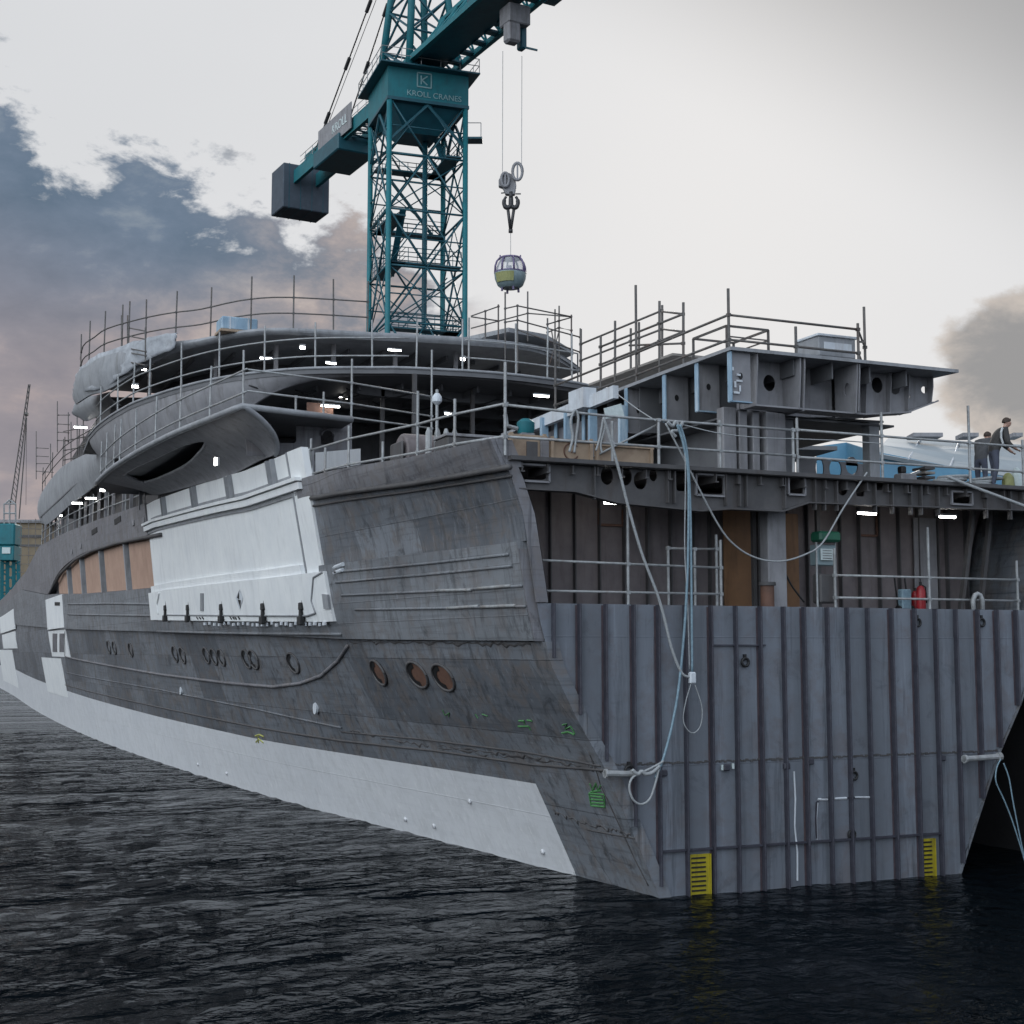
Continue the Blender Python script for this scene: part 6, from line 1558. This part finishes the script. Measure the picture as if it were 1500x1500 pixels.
# ------------------------------------------------------------------ people
def skin_body(name, joints, edges, radii, parent, zones, sub=2):
    me = bpy.data.meshes.new(name); names = list(joints); idx = {n: i for i, n in enumerate(names)}
    me.from_pydata([tuple(joints[n]) for n in names], [(idx[a], idx[b]) for a, b in edges], [])
    o = bpy.data.objects.new('tmp_body', me); COL.objects.link(o)
    md = o.modifiers.new('Skin', 'SKIN'); md.use_smooth_shade = True
    for n in names:
        r_ = radii[n]; sv_ = me.skin_vertices[0].data[idx[n]]; sv_.radius = (r_, r_) if not isinstance(r_, tuple) else r_
    me.skin_vertices[0].data[idx['pelvis']].use_root = True
    s = o.modifiers.new('Sub', 'SUBSURF'); s.levels = sub; s.render_levels = sub
    dg = bpy.context.evaluated_depsgraph_get(); dg.update()
    nm = bpy.data.meshes.new_from_object(o.evaluated_get(dg)); COL.objects.unlink(o); bpy.data.objects.remove(o)
    nm.name = name; nm.materials.clear()
    for mt in zones[0]: nm.materials.append(mt)
    for p in nm.polygons:
        p.material_index = zones[1](p.center); p.use_smooth = True
    b = bpy.data.objects.new(name, nm); COL.objects.link(b); b.parent = parent; return b
def person(label, loc, rz, H, jacket, lean, arms, headdrop, stripe=False):
    """standing figure; local +x is forward, z up. arms: list of (elbow, wrist) per side"""
    t = thing('person', label, 'person', loc, 'people on the deck'); t.rotation_euler = (0, 0, rz)
    k = H/1.78; J = {}; Rr = {}; E_ = []
    def j(n, x, y, z, r): J[n] = Vector((x, y, z))*k; Rr[n] = r*k
    L = lean
    j('pelvis', 0, 0, .94, .155); j('waist', .04+L*.1, 0, 1.10, .16); j('chest', .10+L*.45, 0, 1.32, .19); j('neckbase', .14+L*.75, 0, 1.50-L*.06, .07); j('neck', .19+L*.85, 0, 1.56-L*.07, .055)
    hx, hz_ = .22+L*.95, 1.64-L*.08-headdrop
    j('skull', hx, 0, hz_, .085); j('crown', hx+.01, 0, hz_+.09, .075); j('chin', hx+.06, 0, hz_-.06, .05); j('nose', hx+.105, 0, hz_+.0, .02)
    E_ += [('pelvis', 'waist'), ('waist', 'chest'), ('chest', 'neckbase'), ('neckbase', 'neck'), ('neck', 'skull'), ('skull', 'crown'), ('skull', 'chin'), ('skull', 'nose')]
    for s, sd in ((1, 'l'), (-1, 'r')):
        j('ear'+sd, hx-.01, s*.085, hz_, .018); E_.append(('skull', 'ear'+sd))
        j('hip'+sd, 0, s*.10, .90, .105); j('knee'+sd, .05 if s > 0 else .0, s*.12, .49, .07); j('ankle'+sd, -.04 if s > 0 else -.10, s*.12, .09, .05); j('toe'+sd, .14 if s > 0 else .08, s*.13, .035, .04)
        E_ += [('pelvis', 'hip'+sd), ('hip'+sd, 'knee'+sd), ('knee'+sd, 'ankle'+sd), ('ankle'+sd, 'toe'+sd)]
        el, wr = arms[0 if s > 0 else 1]
        sx_, sz_ = .12+L*.6, 1.45-L*.05
        j('sh'+sd, sx_, s*.215, sz_, .10); j('el'+sd, el[0], s*el[1], el[2], .075); j('wr'+sd, wr[0], s*wr[1], wr[2], .036)
        E_ += [('chest', 'sh'+sd), ('sh'+sd, 'el'+sd), ('el'+sd, 'wr'+sd)]
        d = (Vector(wr)-Vector(el)).normalized()
        j('palm'+sd, wr[0]+d.x*.07, s*(wr[1]+d.y*.07), wr[2]+d.z*.07, .034); E_.append(('wr'+sd, 'palm'+sd))
        for fi, (oy, ln) in enumerate(((-.03, .07), (-.01, .082), (.01, .078), (.03, .062))):
            b = Vector((wr[0], s*wr[1], wr[2]))+Vector((d.x, s*d.y, d.z))*.09+Vector((0, oy, 0)); m1 = b+Vector((.04, 0, -.005)); e1 = m1+Vector((.025, 0, -.03))
            for q, pt, rr_ in (('a', b, .011), ('b', m1, .010), ('c', e1, .009)): J['f%d%s%s' % (fi, q, sd)] = pt*k; Rr['f%d%s%s' % (fi, q, sd)] = rr_*k
            E_ += [('palm'+sd, 'f%da%s' % (fi, sd)), ('f%da%s' % (fi, sd), 'f%db%s' % (fi, sd)), ('f%db%s' % (fi, sd), 'f%dc%s' % (fi, sd))]
        b = Vector((wr[0], s*wr[1], wr[2]))+Vector((d.x, s*d.y, d.z))*.03+Vector((.01, -s*.035, 0)); e1 = b+Vector((.035, -s*.02, -.02))
        J['tha'+sd] = b*k; Rr['tha'+sd] = .012*k; J['thb'+sd] = e1*k; Rr['thb'+sd] = .010*k; E_ += [('palm'+sd, 'tha'+sd), ('tha'+sd, 'thb'+sd)]
    hands = [J['wrl'], J['wrr'], J['palml'], J['palmr'], J['f1bl'], J['f1br']]
    def zone(c):
        if min((c-h).length for h in hands) < .075*k: return 0
        if c.z > J['neck'].z-.005 and c.x > J['neck'].x-.12: return 0
        if c.z < .09*k: return 3
        if c.z < .93*k and (c-J['ell']).length > .13 and (c-J['elr']).length > .13: return 2
        return 1
    body = skin_body('body', J, E_, Rr, t, ([M['skin'], M[jacket], M['trousers'], M['black']], zone))
    hc = Vector((hx-.015, 0, hz_+.045))*k; m = MB(); vs = []
    for i in range(7):
        ph = -R(8)+R(98)*i/6
        for q in range(14):
            a = 2*math.pi*q/14; front = max(0, math.cos(a)); rr_ = .107*k
            z = math.sin(ph)*.118*k+(front*.045*k if i < 3 else 0); vs.append(hc+Vector((math.cos(ph)*math.cos(a)*rr_*1.05, math.cos(ph)*math.sin(a)*rr_*.92, z)))
    fs = [(i*14+q, i*14+(q+1) % 14, (i+1)*14+(q+1) % 14, (i+1)*14+q) for i in range(6) for q in range(14)]
    me = bpy.data.meshes.new('hair'); me.from_pydata(vs, [], fs); ho = bpy.data.objects.new('hair', me); me.materials.append(M['hair']); COL.objects.link(ho); ho.parent = t
    for p in me.polygons: p.use_smooth = True
    for s in (1, -1):
        for nm, off, r_, mt in (('eye', (.083, s*.032, .022), .011, 'black'),):
            e = MB(); c_ = Vector((hx, 0, hz_))+Vector(off); me = bpy.data.meshes.new(nm); bm = bmesh.new(); bmesh.ops.create_uvsphere(bm, u_segments=8, v_segments=6, radius=r_*k, matrix=Matrix.Translation(c_*k)); bm.to_mesh(me); bm.free()
            eo = bpy.data.objects.new(nm, me); me.materials.append(M[mt]); COL.objects.link(eo); eo.parent = t
    if stripe:
        me = bpy.data.meshes.new('reflective_strip'); a = J['shr']+Vector((-.09, -.05, .04))*k; pts = [a, a+Vector((-.05, -.02, -.12))*k, a+Vector((-.045, -.01, -.26))*k, a+Vector((.0, .0, -.40))*k]
        mb_ = MB().tube(pts, .028*k, 6); me.from_pydata([tuple(v) for v in mb_.v], [], mb_.f); so = bpy.data.objects.new('reflective_strip', me); me.materials.append(M['lightpatch']); COL.objects.link(so); so.parent = t
    return t
px1 = deckx(1450, .75)
person('person in a dark jacket with pale shoulder stripe leaning forward over the deck rail', (px1, .62, 9.4), R(-18), 1.84, 'jacket', .16,
       [((.36, .22, 1.14), (.50, .16, .98)), ((.24, .26, 1.12), (.46, .2, .99))], .0, True)
px2 = deckx(1440, 1.6)
person('person in a grey jacket bending down behind the other by the deck rail', (px2, 1.7, 9.4), R(20), 1.76, 'jacketb', .22,
       [((.30, .24, 1.06), (.42, .16, .88)), ((.28, .26, 1.06), (.44, .18, .9))], .05)
